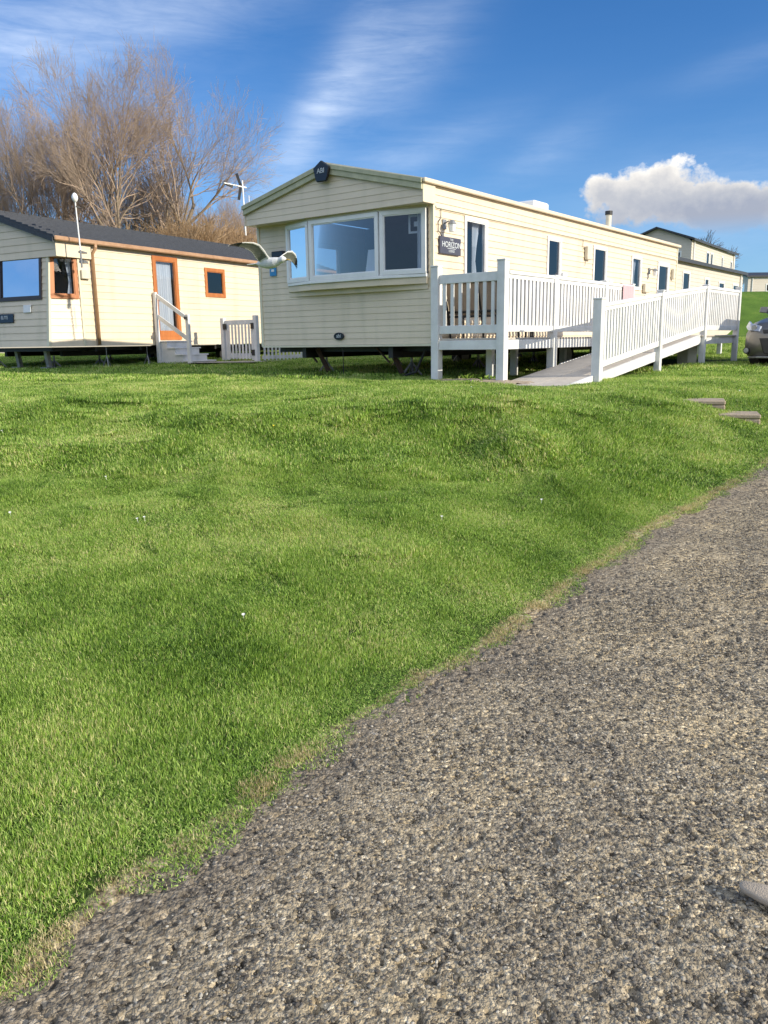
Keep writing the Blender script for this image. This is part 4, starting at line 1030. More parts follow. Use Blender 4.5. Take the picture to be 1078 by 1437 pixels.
# ------------------------------------------------------------------ far caravans
def far_caravan(o, psi, L_, W_, he, hr, wins, label, wallm='cream3', skirt=.5, roofm='slate', ov=.25, group=None, framem='white'):
    c = empty('static_caravan', o, psi, label, 'caravan', group)
    mb = MB(); siding(mb, side, 0, he, lambda z: (0, L_), .15, [w[:4] for w in wins]); mb.build('wall', M[wallm], c, recalc=False)
    mb = MB(); siding(mb, lambda s, z, o_: (s, W_+o_, z), 0, he, lambda z: (0, L_), .15); mb.build('wall', M[wallm], c, recalc=False)
    gb = lambda z: (0, W_) if z <= he else ((z-he)/(hr-he)*W_/2, W_-(z-he)/(hr-he)*W_/2)
    mb = MB(); siding(mb, lambda s, z, o_: (-o_, s, z), 0, hr-.02, gb, .15, [(.5, W_-.5, 1.0, 1.8)]); mb.build('wall', M[wallm], c, recalc=False)
    window(c, lambda s, z, o_: (-o_, s, z), .5, W_-.5, 1.0, 1.8, M[framem], .06, mull=[W_*.35, W_*.65])
    mb = MB(); siding(mb, lambda s, z, o_: (L_+o_, s, z), 0, hr-.02, gb, .15); mb.build('wall', M[wallm], c, recalc=False)
    for w in wins: window(c, side, *w[:4], M[framem], .07, name='door' if w[2] < .3 else 'window')
    mb = MB()
    for sg in (0, 1):
        y0 = -.15 if sg == 0 else W_+.15
        mb.prism([(y0, he-.02), (W_/2, hr), (W_/2, hr+.09), (y0, he+.09)], -ov, L_+.15, ax='x')
    mb.build('roof', M[roofm], c)
    mb = MB(); mb.box(-ov, L_+.1, -.21, -.153, he-.05, he+.06); mb.build('gutter', M[roofm], c)
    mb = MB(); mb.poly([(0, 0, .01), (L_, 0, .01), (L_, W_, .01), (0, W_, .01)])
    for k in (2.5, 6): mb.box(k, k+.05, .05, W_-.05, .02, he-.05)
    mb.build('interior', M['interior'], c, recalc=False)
    mb = MB(); mb.box(.06, L_-.06, .06, W_-.06, -skirt-.3, -.005); mb.build('skirt', M['cream3'] if skirt < .6 else M['slab'], c)
    for x in (.4, L_-.5):
        s = MB(); s.tube([(x, -.05, he-.05), (x, -.05, -.2)], .035, 8); s.build('downpipe', M['white'], c)
    return c
ux, uy = math.sin(YAW), math.cos(YAW)
far_caravan((11.45-ux*3, 32-uy*3, EYE+.50), PSI, 12.3, 3.7, 2.34, 2.85, [(3.3, 4.2, 1.15, 2.0), (6.2, 6.8, 1.2, 1.9), (8.3, 9.2, 1.2, 1.85), (10.6, 11.6, 1.2, 1.85)],
            'cream caravan with low dark roof directly behind the far end of the white ramp', 'cream3')
far_caravan((16.7, 45.2, EYE+2.75), PSI+.04, 10.6, 3.7, 2.34, 3.05, [(3.2, 3.9, .1, 2.0), (4.2, 4.75, 1.0, 2.0), (6.9, 7.3, 1.2, 2.0), (9.3, 9.8, .9, 1.9)],
            'pale caravan up on the rise, its dark roof standing against the cloud', 'cream3')
far_caravan((33.2, 75.5, EYE+2.9), .06, 11, 3.7, 2.34, 2.75, [(1.7, 2.3, 1.0, 1.7), (4.2, 5.4, .3, 1.9), (7, 8, 1, 1.8)], 'distant pale caravan on the top of the grass hill beyond the parked car', 'cream3')
far_caravan((-18, 32.6, EYE-.05), .06, 12, 3.7, 2.2, 2.7, [(2, 3, 1, 1.8), (6, 7, 1, 1.8)], 'pale caravan glimpsed under the one with the dark roof', 'cream3')

# ------------------------------------------------------------------ car
cu_, cv_ = 7.55, -4.31
cp = loc(cu_, cv_, 0); cz = EYE-.62
car = empty('parked_car', (cp.x, cp.y, cz), PSI+math.pi-.17, 'grey family car parked beside the far end of the white ramp', 'car')
ST = [  # x, half width, z bottom, z belt, top z of bonnet/deck line
    (2.16, .50, .34, .52, .62), (2.10, .70, .24, .58, .74), (1.95, .82, .20, .66, .86), (1.65, .885, .19, .74, .94), (1.2, .90, .19, .80, 1.01),
    (.95, .90, .19, .86, 1.04), (.2, .90, .19, .90, 1.06), (-.8, .90, .19, .92, 1.06), (-1.6, .89, .20, .94, 1.06), (-2.0, .84, .24, .92, 1.03), (-2.14, .74, .32, .80, .95)]
def ring_(x, w, zb, zl, zt):
    h = [(0, zb), (w*.7, zb), (w*.93, zb+.06), (w, (zb+zl)/2), (w*.985, zl), (w*.90, (zl+zt)/2+.02), (w*.70, zt-.01), (w*.35, zt+.015), (0, zt+.02)]
    return [(x, y, z) for y, z in h]+[(x, -y, z) for y, z in h[-2:0:-1]]
mb = MB(); rings = [ring_(*s_) for s_ in ST]
def arch(p):  # wheel arches
    x, y, z = p
    for cx in (1.33, -1.33):
        if abs(x-cx) < .36 and abs(y) > .55 and z < .6: return (x, y*.999, max(z, .30+math.sqrt(max(0, .37**2-(x-cx)**2))*.98))
    return p
# finer stations
def interp_st(x):
    xs_ = [s_[0] for s_ in ST][::-1]; return [x]+[float(np.interp(x, xs_, [s_[i] for s_ in ST][::-1])) for i in range(1, 5)]
sx_ = sorted(set([s_[0] for s_ in ST]+list(np.arange(-2.05, 2.1, .09))), reverse=True)
rings = [[arch(p) for p in ring_(*interp_st(x))] for x in sx_]
for a, b_ in zip(rings[:-1], rings[1:]):
    n = len(a)
    for j in range(n): mb.poly([a[j], a[(j+1) % n], b_[(j+1) % n], b_[j]])
mb.poly(rings[0]); mb.poly(rings[-1][::-1])
body = mb.build('body', M['paint_car'], car, smooth=True, recalc=False)
bm = bmesh.new(); bm.from_mesh(body.data); bmesh.ops.remove_doubles(bm, verts=bm.verts, dist=.0008); bmesh.ops.recalc_face_normals(bm, faces=bm.faces); bm.to_mesh(body.data); bm.free()
# glasshouse
CB = [(1.02, .78, 1.03, 1.03), (.45, .76, 1.05, 1.36), (.2, .74, 1.05, 1.45), (-.6, .73, 1.06, 1.50), (-1.4, .71, 1.06, 1.45), (-1.75, .69, 1.05, 1.33), (-2.05, .66, 1.02, 1.03)]
def cr(x, w, z0, z1):
    t = (z1-z0)/.45
    return [(x, w+.06, z0), (x, w+.06-.13*t, z0+(z1-z0)*.82), (x, w-.17*t, z1), (x, 0, z1+.03*t), (x, -(w-.17*t), z1), (x, -(w+.06-.13*t), z0+(z1-z0)*.82), (x, -(w+.06), z0)]
mb = MB(); rr = [cr(*q) for q in CB]
for a, b_ in zip(rr[:-1], rr[1:]):
    for j in range(6): mb.poly([a[j], a[j+1], b_[j+1], b_[j]])
gh = mb.build('windows', M['carglass'], car, smooth=False, recalc=False)
mb = MB(); rr = [[Vector(p)+Vector((0, 0, .012)) for p in cr(*q)[1:6]] for q in CB[2:6]]
for a, b_ in zip(rr[:-1], rr[1:]):
    for j in range(4): mb.poly([a[j], a[j+1], b_[j+1], b_[j]])
mb.build('roof', M['paint_car'], car, smooth=True, recalc=False)
mb = MB()
for sg in (1, -1):
    pa = [Vector(cr(*q)[2]) for q in CB]; 
    pts = [Vector((p.x, p.y*sg, p.z+.008)) for p in pa]; mb.tube(pts, .028, 6)
mb.tube([(1.02, .8, 1.04), (1.06, .4, 1.055), (1.07, 0, 1.06), (1.06, -.4, 1.055), (1.02, -.8, 1.04)], .02, 6)
mb.build('pillar', M['paint_car'], car, smooth=True)
for x in (1.33, -1.33):
    for sg in (1, -1):
        t = MB(); t.tube([(x, sg*.66, .31), (x, sg*.68, .31), (x, sg*.86, .31), (x, sg*.885, .31)], [.28, .315, .315, .27], 28); w_ = t.build('wheel', M['rubber'], car)
        t = MB(); t.tube([(x, sg*.80, .31), (x, sg*.888, .31)], .19, 20)
        for k in range(5): a = k*2*math.pi/5; t.bar((x, sg*.892, .31), (x+.185*math.cos(a), sg*.892, .31+.185*math.sin(a)), .04, .012, (0, 1, 0))
        t.build('rim', M['galv'], w_)
for sg in (1, -1):
    # headlight: swept-back wedge following the corner
    t = MB(); P_ = [(2.12, .50, .70), (2.03, .74, .73), (1.84, .85, .79)]; Pt = [(2.06, .50, .79), (1.97, .72, .845), (1.80, .82, .885)]
    for (a, b_, c, d_) in zip(P_[:-1], P_[1:], Pt[1:], Pt[:-1]):
        off = Vector((.03, .03, .0)); f_ = lambda p, o=1: (p[0]+.012*o, (p[1]+.010*o)*sg, p[2])
        t.hexa([f_(a, -1), f_(b_, -1), f_(b_), f_(a), f_(d_, -1), f_(c, -1), f_(c), f_(d_)])
    h_ = t.build('headlight', M['lamp'], car)
    t = MB(); t.tube([(2.04, sg*.62, .765), (2.085, sg*.62, .765)], [.055, .05], 14); t.build('bulb_reflector', M['galv'], h_)
    t = MB(); t.tube([(2.02, sg*.70, .36), (2.105, sg*.72, .36)], [.075, .065], 16); fo = t.build('fog_light', M['black'], car)
    t = MB(); t.tube([(2.10, sg*.72, .36), (2.115, sg*.722, .36)], .045, 14); t.build('lens', M['lamp'], fo)
    t = MB(); t.tube([(.82, sg*.84, 1.05), (.80, sg*.93, 1.09)], .025, 6); t.hexa([(.74, sg*.90, 1.05), (.86, sg*.90, 1.05), (.88, sg*1.05, 1.07), (.76, sg*1.05, 1.07), (.74, sg*.90, 1.17), (.83, sg*.90, 1.17), (.85, sg*1.04, 1.18), (.76, sg*1.04, 1.18)])
    t.build('mirror', M['paint_car'], car, bevel=.015)
t = MB(); t.hexa([(2.10, -.42, .30), (2.10, .42, .30), (2.185, .36, .30), (2.185, -.36, .30), (2.10, -.55, .58), (2.10, .55, .58), (2.168, .47, .58), (2.168, -.47, .58)]); t.build('lower_grille', M['black'], car, bevel=.01)
t = MB(); t.hexa([(2.05, -.46, .66), (2.05, .46, .66), (2.15, .42, .66), (2.15, -.42, .66), (2.05, -.48, .73), (2.05, .48, .73), (2.135, .44, .73), (2.135, -.44, .73)]); t.build('upper_grille', M['black'], car, bevel=.01)
t = MB(); t.hexa([(2.0, -.74, .21), (2.0, .74, .21), (2.19, .5, .22), (2.19, -.5, .22), (2.0, -.74, .245), (2.0, .74, .245), (2.19, .5, .255), (2.19, -.5, .255)]); t.build('bumper_lip', M['galv'], car, bevel=.008)
t = MB(); t.box(2.182, 2.197, -.26, .26, .40, .51); t.build('number_plate', M['white'], car)

# ------------------------------------------------------------------ gull
def gull():
    root_p = Vector((-1.37, 10.5, EYE+.985))
    hd = Vector((.86, -.50, .03)).normalized(); upv = Vector((0, 0, 1)); rt = hd.cross(upv).normalized(); upv = rt.cross(hd)
    bm = MB()
    sx = [-.26, -.22, -.16, -.08, .0, .08, .14, .17, .20, .235, .26, .285]; rr_ = [.010, .03, .045, .062, .068, .062, .048, .038, .037, .038, .026, .010]
    zc = [.0, 0, -.002, -.006, -.008, -.004, .006, .012, .018, .02, .016, .01]
    bm.tube([hd*a*.86+Vector((0, 0, z)) for a, z in zip(sx, zc)], rr_, 16)
    # tail fan
    bm.hexa([-hd*.19-rt*.03-upv*.006, -hd*.19+rt*.03-upv*.006, -hd*.33+rt*.062-upv*.006, -hd*.33-rt*.062-upv*.006, -hd*.19-rt*.03+upv*.01, -hd*.19+rt*.03+upv*.01, -hd*.33+rt*.062+upv*.004, -hd*.33-rt*.062+upv*.004])
    # wings: (leading edge point, chord vector, thickness)
    w1 = [((.02, .0, .02), (-.12, .06, -.03), .030), ((-.01, -.05, .06), (-.13, .07, -.05), .024), ((-.055, -.11, .135), (-.125, .06, -.085), .018), ((-.10, -.17, .195), (-.11, .06, -.085), .016),
          ((-.16, -.23, .215), (-.09, .06, -.075), .013), ((-.24, -.30, .213), (-.07, .05, -.055), .011), ((-.33, -.36, .20), (-.05, .04, -.035), .008), ((-.43, -.42, .170), (-.02, .015, -.012), .005)]
    w2 = [((.07, .02, .02), (-.10, .06, -.02), .028), ((.10, .07, .055), (-.08, .07, -.035), .022), ((.15, .13, .11), (-.06, .08, -.06), .018), ((.20, .20, .155), (-.05, .09, -.09), .015),
          ((.25, .27, .165), (-.05, .09, -.11), .013), ((.285, .35, .13), (-.05, .08, -.10), .011), ((.295, .43, .06), (-.035, .06, -.07), .008), ((.285, .50, -.02), (-.012, .02, -.03), .005)]
    for wg in (w1, w2):
        rows = []
        for (p, c, t) in wg:
            p = Vector(p); c = Vector(c); k = len(rows)
            nrm = Vector((0, 0, 1)); nrm = (nrm-c*(nrm.dot(c)/c.dot(c))).normalized()
            rows.append([p-c*.04, p+c*.10+nrm*t*.5, p+c*.4+nrm*t*.55, p+c*.75+nrm*t*.35, p+c*1.0+nrm*.004, p+c*1.0-nrm*.004, p+c*.75+nrm*t*.0, p+c*.4-nrm*t*.1, p+c*.10-nrm*t*.45])
        n = 9; i0 = len(bm.v)
        for r_ in rows: bm.v += [tuple(q) for q in r_]
        for k in range(len(rows)-1):
            for j in range(n):
                a = i0+k*n+j; b_ = i0+k*n+(j+1) % n; bm.f.append((a, b_, b_+n, a+n)); bm.mi.append(0)
        bm.f.append(tuple(i0+n-1-j for j in range(n))); bm.mi.append(0); bm.f.append(tuple(i0+(len(rows)-1)*n+j for j in range(n))); bm.mi.append(0)
    tmp = bm.build('gull_build', M['gullwhite'], None)
    md = tmp.modifiers.new('r', 'REMESH'); md.mode = 'VOXEL'; md.voxel_size = .0045
    s2 = tmp.modifiers.new('s', 'SMOOTH'); s2.iterations = 2; s2.factor = .5
    dg = bpy.context.evaluated_depsgraph_get(); me = bpy.data.meshes.new_from_object(tmp.evaluated_get(dg)); bpy.data.objects.remove(tmp)
    me.materials.clear()
    for k in ('gullwhite', 'gullgrey', 'gullblack'): me.materials.append(M[k])
    L1 = [Vector(p) for p, c, t in w1]; C1 = [Vector(c) for p, c, t in w1]; L2 = [Vector(p) for p, c, t in w2]; C2 = [Vector(c) for p, c, t in w2]
    for f in me.polygons:
        c = f.center; mi = 0
        for (Ls, Cs) in ((L1, C1), (L2, C2)):
            best = 9; bi = 0; bt = 0
            for i in range(len(Ls)-1):
                for tt in (0, .33, .66):
                    p = Ls[i].lerp(Ls[i+1], tt); ch = Cs[i].lerp(Cs[i+1], tt); s_ = max(0, min(1, (c-p).dot(ch)/ch.dot(ch))); d_ = (c-p-ch*s_).length
                    if d_ < best: best, bi, bt = d_, i+tt, s_
            if best < .022 and bi > 1.0:
                if bi > 5.6: mi = 2
                elif bt > .16 and (bt < .93): mi = 1
                elif bt >= .93 and bi > 4.5: mi = 2
        f.material_index = mi; f.use_smooth = True
    o = link('seagull', me); o.location = root_p; tag(o, 'white and grey seagull in flight, wings raised, in front of the cream caravan', 'bird')
    s = MB(); h = hd*.245+Vector((0, 0, .010)); s.tube([h-hd*.01, h+hd*.03, h+hd*.055-upv*.006], [.011, .009, .003], 8); s.build('bill', M['bill'], o, smooth=True)
    for sg in (1, -1): s = MB(); e = hd*.195+upv*.026+rt*sg*.031; s.tube([e-rt*sg*.002, e+rt*sg*.003], .0045, 8); s.build('eye', M['gullblack'], o)
    return o
gull()

# ------------------------------------------------------------------ trees
M['bark'] = simple('bark', (.27, .215, .15), (.17, .135, .095), 6, .9, .5, 40)
M['twig'] = simple('pink_brown_twigs', (.45, .34, .255), (.33, .25, .185), .5, .85)
M['twig2'] = simple('orange_brown_twigs', (.50, .34, .19), (.36, .25, .14), .5, .85)
M['twig3'] = simple('grey_brown_twigs', (.17, .12, .10), (.12, .09, .08), .5, .85)
class Twigs:
    def __init__(s): s.V = []; s.F = []; s.n = 0
    def add(s, pts, rads, k):
        P = np.array(pts); n = len(P)
        T = np.gradient(P, axis=0); T /= np.linalg.norm(T, axis=1)[:, None]+1e-9
        a = np.array([0.31, .87, .38]); A_ = np.cross(T, a); A_ /= np.linalg.norm(A_, axis=1)[:, None]+1e-9; B_ = np.cross(T, A_)
        an = np.arange(k)*2*np.pi/k
        V_ = P[:, None]+(A_[:, None]*np.cos(an)[None, :, None]+B_[:, None]*np.sin(an)[None, :, None])*np.array(rads)[:, None, None]
        s.V.append(V_.reshape(-1, 3))
        i = s.n+np.arange(n*k).reshape(n, k); j = np.roll(i, -1, 1)
        s.F.append(np.stack([i[:-1], j[:-1], j[1:], i[1:]], -1).reshape(-1, 4)); s.n += n*k
    def mesh(s, name, mt): return mesh_from_np(name, np.concatenate(s.V), np.concatenate(s.F), [mt], True)
def grow(seed, H, nkids, lens, ang, r0, upb, trunk_len, leanv=(0, 0), rmin=.0048, stems=1, jit=.22):
    rg = np.random.default_rng(seed); tw = [Twigs(), Twigs()]
    def br(p, d, L_, r, lv):
        n = [7, 7, 6, 5, 4, 3][lv]; pts = [p]; rads = [r]; q = p; dd = d
        for i in range(n-1):
            dd = dd+rg.normal(0, jit*(.6 if lv == 0 else 1), 3)*.55; dd[2] += upb[lv]; dd = dd/np.linalg.norm(dd)
            q = q+dd*L_/(n-1); pts.append(q); rads.append(max(rmin, r*(1-.72*(i+1)/(n-1))))
        tw[0 if lv <= 1 else 1].add(pts, rads, [9, 6, 5, 3, 3, 3][lv])
        if lv >= len(nkids): return
        nk = nkids[lv]; nk = int(nk*rg.uniform(.8, 1.25)+.5)
        for k in range(nk):
            t = (.28 if lv else .45)+(1-(.28 if lv else .45))*(k+rg.random())/nk; t = min(t, .985)
            f = t*(n-1); i = int(f); pp = pts[i]*(1-(f-i))+pts[min(i+1, n-1)]*(f-i); tan = pts[min(i+1, n-1)]-pts[i]; tan = tan/np.linalg.norm(tan)
            a = rg.normal(0, 1, 3); a = a-tan*(a@tan); a /= np.linalg.norm(a); th = ang[lv]*rg.uniform(.6, 1.35)
            nd = tan*math.cos(th)+a*math.sin(th)
            br(pp, nd, lens[lv]*H*rg.uniform(.65, 1.25)*(1.15-.5*t), max(rmin, rads[i]*.62), lv+1)
    for sidx in range(stems):
        a = sidx*2.4+.7; off = .35*(stems > 1)
        d = np.array([leanv[0]+off*math.cos(a), leanv[1]+off*math.sin(a), 1.0]); d /= np.linalg.norm(d)
        br(np.array([.3*math.cos(a)*(stems > 1), .3*math.sin(a)*(stems > 1), -.3]), d, trunk_len*H*rg.uniform(.85, 1.1), r0, 0)
    return tw
def make_tree(name, tw, mt, label, x, y, z=None, s=1, rz=0, group=None, bark='bark'):
    t = empty(name, (x, y, gz(x, y) if z is None else z), rz, label, 'tree', group); t.scale = (s, s, s)
    link('trunk', tw[0].mesh('trunk', M[bark]), t); link('crown', tw[1].mesh('crown', M[mt]), t); return t
tA = grow(77, 13.0, [7, 7, 7, 5, 3], [.42, .27, .17, .095, .055], [.60, .55, .5, .5, .5], .33, [.03, .05, .05, .05, .05, .03], .62, stems=2)
tB = grow(8, 13.0, [7, 7, 7, 5, 3], [.42, .27, .17, .095, .055], [.60, .55, .5, .5, .5], .30, [.03, .05, .05, .05, .05, .03], .62, stems=2)
tall = make_tree('bare_tree', tA, 'twig', 'tallest leafless tree with a wide rounded crown behind the dark caravan roof', -10.2, 37.0, rz=.25)
tall.scale = (.70, .66, .94)
low = make_tree('bare_tree', tB, 'twig', 'leafless tree left of the tallest one, behind the oval white aerial', -14.2, 39.0, rz=1.2)
low.scale = (.60, .56, .88)
def dup(o, x, y, rz, s, label):
    c = copy_tree(o); c.location = (x, y, gz(x, y)); c.rotation_euler = (0, 0, rz); c.scale = s if isinstance(s, tuple) else (s, s, s); c['label'] = label; return c
dup(tall, -18.2, 40.0, 2.9, (.56, .5, .76), 'leafless tree at the far left edge of the photo, lower than its neighbours')
dup(low, -12.2, 43.0, 4.4, (.5, .5, .70), 'leafless tree standing back between the two tallest bare trees')
dup(low, -7.3, 40.0, 5.3, (.34, .36, .55), 'small leafless tree right of the tallest one, beside the black and white aerial')
# brushy shrubs
tS = grow(41, 3.7, [10, 8, 6, 3], [.5, .30, .18, .10], [.5, .5, .5, .5], .06, [.02, .03, .04, .04, .03], .7, stems=7, rmin=.006)
sh = empty('bare_shrub', (-8.0, 33.8, gz(-8, 33.8)), 0, 'twiggy orange brown shrub behind the middle of the dark roof', 'shrub', 'bare shrubs behind the dark roofed caravan')
link('stems', tS[0].mesh('stems', M['twig2']), sh); link('twigs', tS[1].mesh('twigs', M['twig2']), sh)
for i, (x, y, s_, lab) in enumerate([(-5.9, 34.2, 1.0, 'twiggy orange brown shrub at the right end of the dark tiled roof'), (-10.3, 34.8, 1.12, 'twiggy brown shrub below the fork of the tallest bare tree'), (-13.4, 35.0, 1.05, 'twiggy brown shrub behind the white oval aerial'),
                                    (-16.6, 35.6, 1.1, 'twiggy brown shrub at the far left behind the ridge of the dark roof'), (-7.2, 36.5, 1.35, 'taller twiggy shrub between the tallest bare tree and the long cream caravan')]):
    dup(sh, x, y, i*1.7, s_, lab)
# small far tree by the hill
tC = grow(57, 7.0, [6, 6, 6, 5], [.46, .30, .19, .11], [.6, .6, .6, .5], .2, [.03, .03, .03, .03, .03], .55, rmin=.015)
make_tree('bare_tree', tC, 'twig3', 'small distant leafless tree on the skyline behind the raised pale caravan', 36.3, 90, EYE+2.2, s=1.15, bark='twig3')

# weeds and bare earth at the foot of the posts
def weeds(u, v, seed, lab, n=46, r=.22, h=.11):
    rg = np.random.default_rng(seed); s = MB()
    for i in range(n):
        a = rg.random()*6.28; rr_ = r*math.sqrt(rg.random()); x = rr_*math.cos(a)*1.6; y = rr_*math.sin(a)*.6; hh = h*(.4+.8*rg.random()); az = rg.random()*6.28; l_ = .35+.9*rg.random()
        wx, wy = -math.sin(az)*.014, math.cos(az)*.014; tx = math.cos(az)*hh*l_; ty = math.sin(az)*hh*l_
        s.poly([(x-wx*.3, y-wy*.3, 0), (x+wx*.3, y+wy*.3, 0), (x+tx*.5+wx, y+ty*.5+wy, hh*.7), (x+tx, y+ty, hh*.9), (x+tx*.5-wx, y+ty*.5-wy, hh*.7)])
    P_ = loc(u, v, 0); o = s.build('weed_clump', M['grass'], None, recalc=False); o.location = (P_.x, P_.y, gz(P_.x, P_.y)); o.rotation_euler = (0, 0, PSI)
    at_ = o.data.attributes.new('tone', 'FLOAT', 'POINT'); at_.data.foreach_set('value', rg.random(len(o.data.vertices))*.9)
    tag(o, lab, 'plant', 'weeds at the foot of the decking')
weeds(.25, -.55, 1, 'leafy weeds between the two front posts of the decking'); weeds(.1, -1.0, 2, 'leafy weeds beside the foot of the outer front deck post'); weeds(-.3, -.95, 3, 'low weeds in front of the decking front', 30, .2, .07)
# daisies / litter specks on the lawn
mt = simple('white_petals', (.8, .8, .78), (.7, .7, .68), 5, .7); my = simple('yellow_petals', (.75, .6, .03), (.7, .5, .02), 5, .7)
s = MB()
def onlawn(px, py):
    # point on the lawn seen along a direction from the viewpoint (march along the ray)
    f_ = 1131.67; dx = (px-539)/f_; dzz = -(py-718.5)/f_; c_, s_ = math.cos(.2084), math.sin(.2084)
    d_ = Vector((dx, c_+dzz*s_, -s_+dzz*c_)); t = 1.0
    while t < 40 and EYE+d_.z*t > gz(d_.x*t, d_.y*t): t += .02
    return d_*t
spots = [(193, 731), (203, 729), (5, 602), (150, 671), (664, 549), (1040, 560), (340, 870), (123, 527), (386, 602), (15, 720), (760, 712), (620, 735), ]
k = 0
for (px, py) in spots:
    p = onlawn(px, py); s = MB(); n = 9; r_ = .008
    for j in range(n):
        a = 2*math.pi*j/n; s.poly([(0, 0, .0), (r_*math.cos(a-.28), r_*math.sin(a-.28), .003), (r_*1.15*math.cos(a), r_*1.15*math.sin(a), .004), (r_*math.cos(a+.28), r_*math.sin(a+.28), .003)])
    s.tube([(0, 0, -.035), (0, 0, .001)], .0015, 5)
    o = s.build('daisy', my if px == 386 else mt, None, recalc=False); o.location = (p.x, p.y, gz(p.x, p.y)+.038); o.rotation_euler = (rnd.uniform(.2, .7), 0, rnd.uniform(-.5, .5))
    tag(o, 'single yellow flower in the upper part of the lawn' if px == 386 else 'tiny white daisy in the green lawn', 'flower', None if px == 386 else 'daisies in the lawn')

# ------------------------------------------------------------------ sky, sun, camera
SUN_EL = R(22.0); sd = Vector((.90, -.43, 0)).normalized(); SUN_AZ = math.atan2(sd.x, sd.y)
sv = Vector((sd.x*math.cos(SUN_EL), sd.y*math.cos(SUN_EL), math.sin(SUN_EL)))
w = bpy.data.worlds.new('World'); scene.world = w; w.use_nodes = True; nt = w.node_tree; L = nt.links.new
bg = nt.nodes['Background']; bg.inputs['Strength'].default_value = .15
sky = node(nt, 'ShaderNodeTexSky'); sky.sky_type = 'NISHITA'; sky.sun_disc = False; sky.sun_elevation = SUN_EL; sky.sun_rotation = SUN_AZ
sky.air_density = .9; sky.dust_density = .05; sky.ozone_density = 3.0; sky.altitude = 0
tc = node(nt, 'ShaderNodeTexCoord'); sep = node(nt, 'ShaderNodeSeparateXYZ'); L(tc.outputs['Generated'], sep.inputs[0])
def ma(op, a, b_=None, c_=None, clamp=False):
    n_ = nt.nodes.new('ShaderNodeMath'); n_.operation = op; n_.use_clamp = clamp
    for i, q in enumerate((a, b_, c_)):
        if q is None: continue
        if isinstance(q, (int, float)): n_.inputs[i].default_value = q
        else: L(q, n_.inputs[i])
    return n_.outputs[0]
az = ma('MULTIPLY', ma('ARCTAN2', sep.outputs[0], sep.outputs[1]), 57.2958)
el = ma('MULTIPLY', ma('ARCSINE', sep.outputs[2]), 57.2958)
cmb = node(nt, 'ShaderNodeCombineXYZ'); L(az, cmb.inputs[0]); L(el, cmb.inputs[1])
def noise(scale, detail=6, rough=.55, rot=0, sc=(1, 1, 1), off=(0, 0, 0), dist=0):
    mp = node(nt, 'ShaderNodeMapping'); mp.inputs['Rotation'].default_value = (0, 0, rot); mp.inputs['Scale'].default_value = sc; mp.inputs['Location'].default_value = off
    L(cmb.outputs[0], mp.inputs[0]); n_ = node(nt, 'ShaderNodeTexNoise'); n_.inputs['Scale'].default_value = scale; n_.inputs['Detail'].default_value = detail; n_.inputs['Roughness'].default_value = rough; n_.inputs['Distortion'].default_value = dist
    L(mp.outputs[0], n_.inputs[0]); return n_.outputs['Fac']
def blob(a0, e0, sa, se, rot=0, amp=1):
    da = ma('SUBTRACT', az, a0); de = ma('SUBTRACT', el, e0); c_, s_ = math.cos(rot), math.sin(rot)
    x = ma('ADD', ma('MULTIPLY', da, c_/sa), ma('MULTIPLY', de, s_/sa)); y = ma('ADD', ma('MULTIPLY', da, -s_/se), ma('MULTIPLY', de, c_/se))
    q = ma('ADD', ma('MULTIPLY', x, x), ma('MULTIPLY', y, y)); return ma('MULTIPLY', ma('POWER', 2.718, ma('MULTIPLY', q, -1)), amp)
def add(*a):
    r_ = a[0]
    for q in a[1:]: r_ = ma('ADD', r_, q)
    return r_
# cirrus
streak = ma('ADD', ma('MULTIPLY', noise(.55, 8, .62, rot=-.95, sc=(.26, 1.5, 1), dist=.6), .72), ma('MULTIPLY', noise(1.7, 9, .68, rot=-.80, sc=(.16, 1.3, 1), off=(2, 5, 0), dist=.8), .30))
soft = noise(.16, 5, .6, rot=-.6, sc=(.6, 1.1, 1), off=(7, 3, 0))
cmask = add(blob(-30, 8, 22, 14, 0, .30), blob(-3.8, 14.4, 6.5, 1.5, .95, 1.0), blob(-13, 20.0, 7, 2.2, .25, .6), blob(-22, 17.0, 5, 2.6, 0, .6), blob(1.5, 17.3, 5, 2.2, .7, .62), blob(10.7, 11.6, 4, 1.3, .45, .30), blob(2.5, 12.0, 6, 1.3, .3, .38), blob(-5, 23.5, 8, 2, .2, .35), blob(22, 8, 9, 3.2, 0, .35), blob(24, 16, 5, .9, .2, .2), blob(-60, 18, 28, 9, .2, .6), blob(100, 20, 40, 12, 0, .4), blob(180, 30, 40, 10, 0, .5))
cir = ma('MULTIPLY', cmask, ma('SUBTRACT', add(ma('MULTIPLY', streak, 1.5), ma('MULTIPLY', soft, .9)), .72, clamp=True), clamp=True)
cir = ma('MULTIPLY', cir, .60)
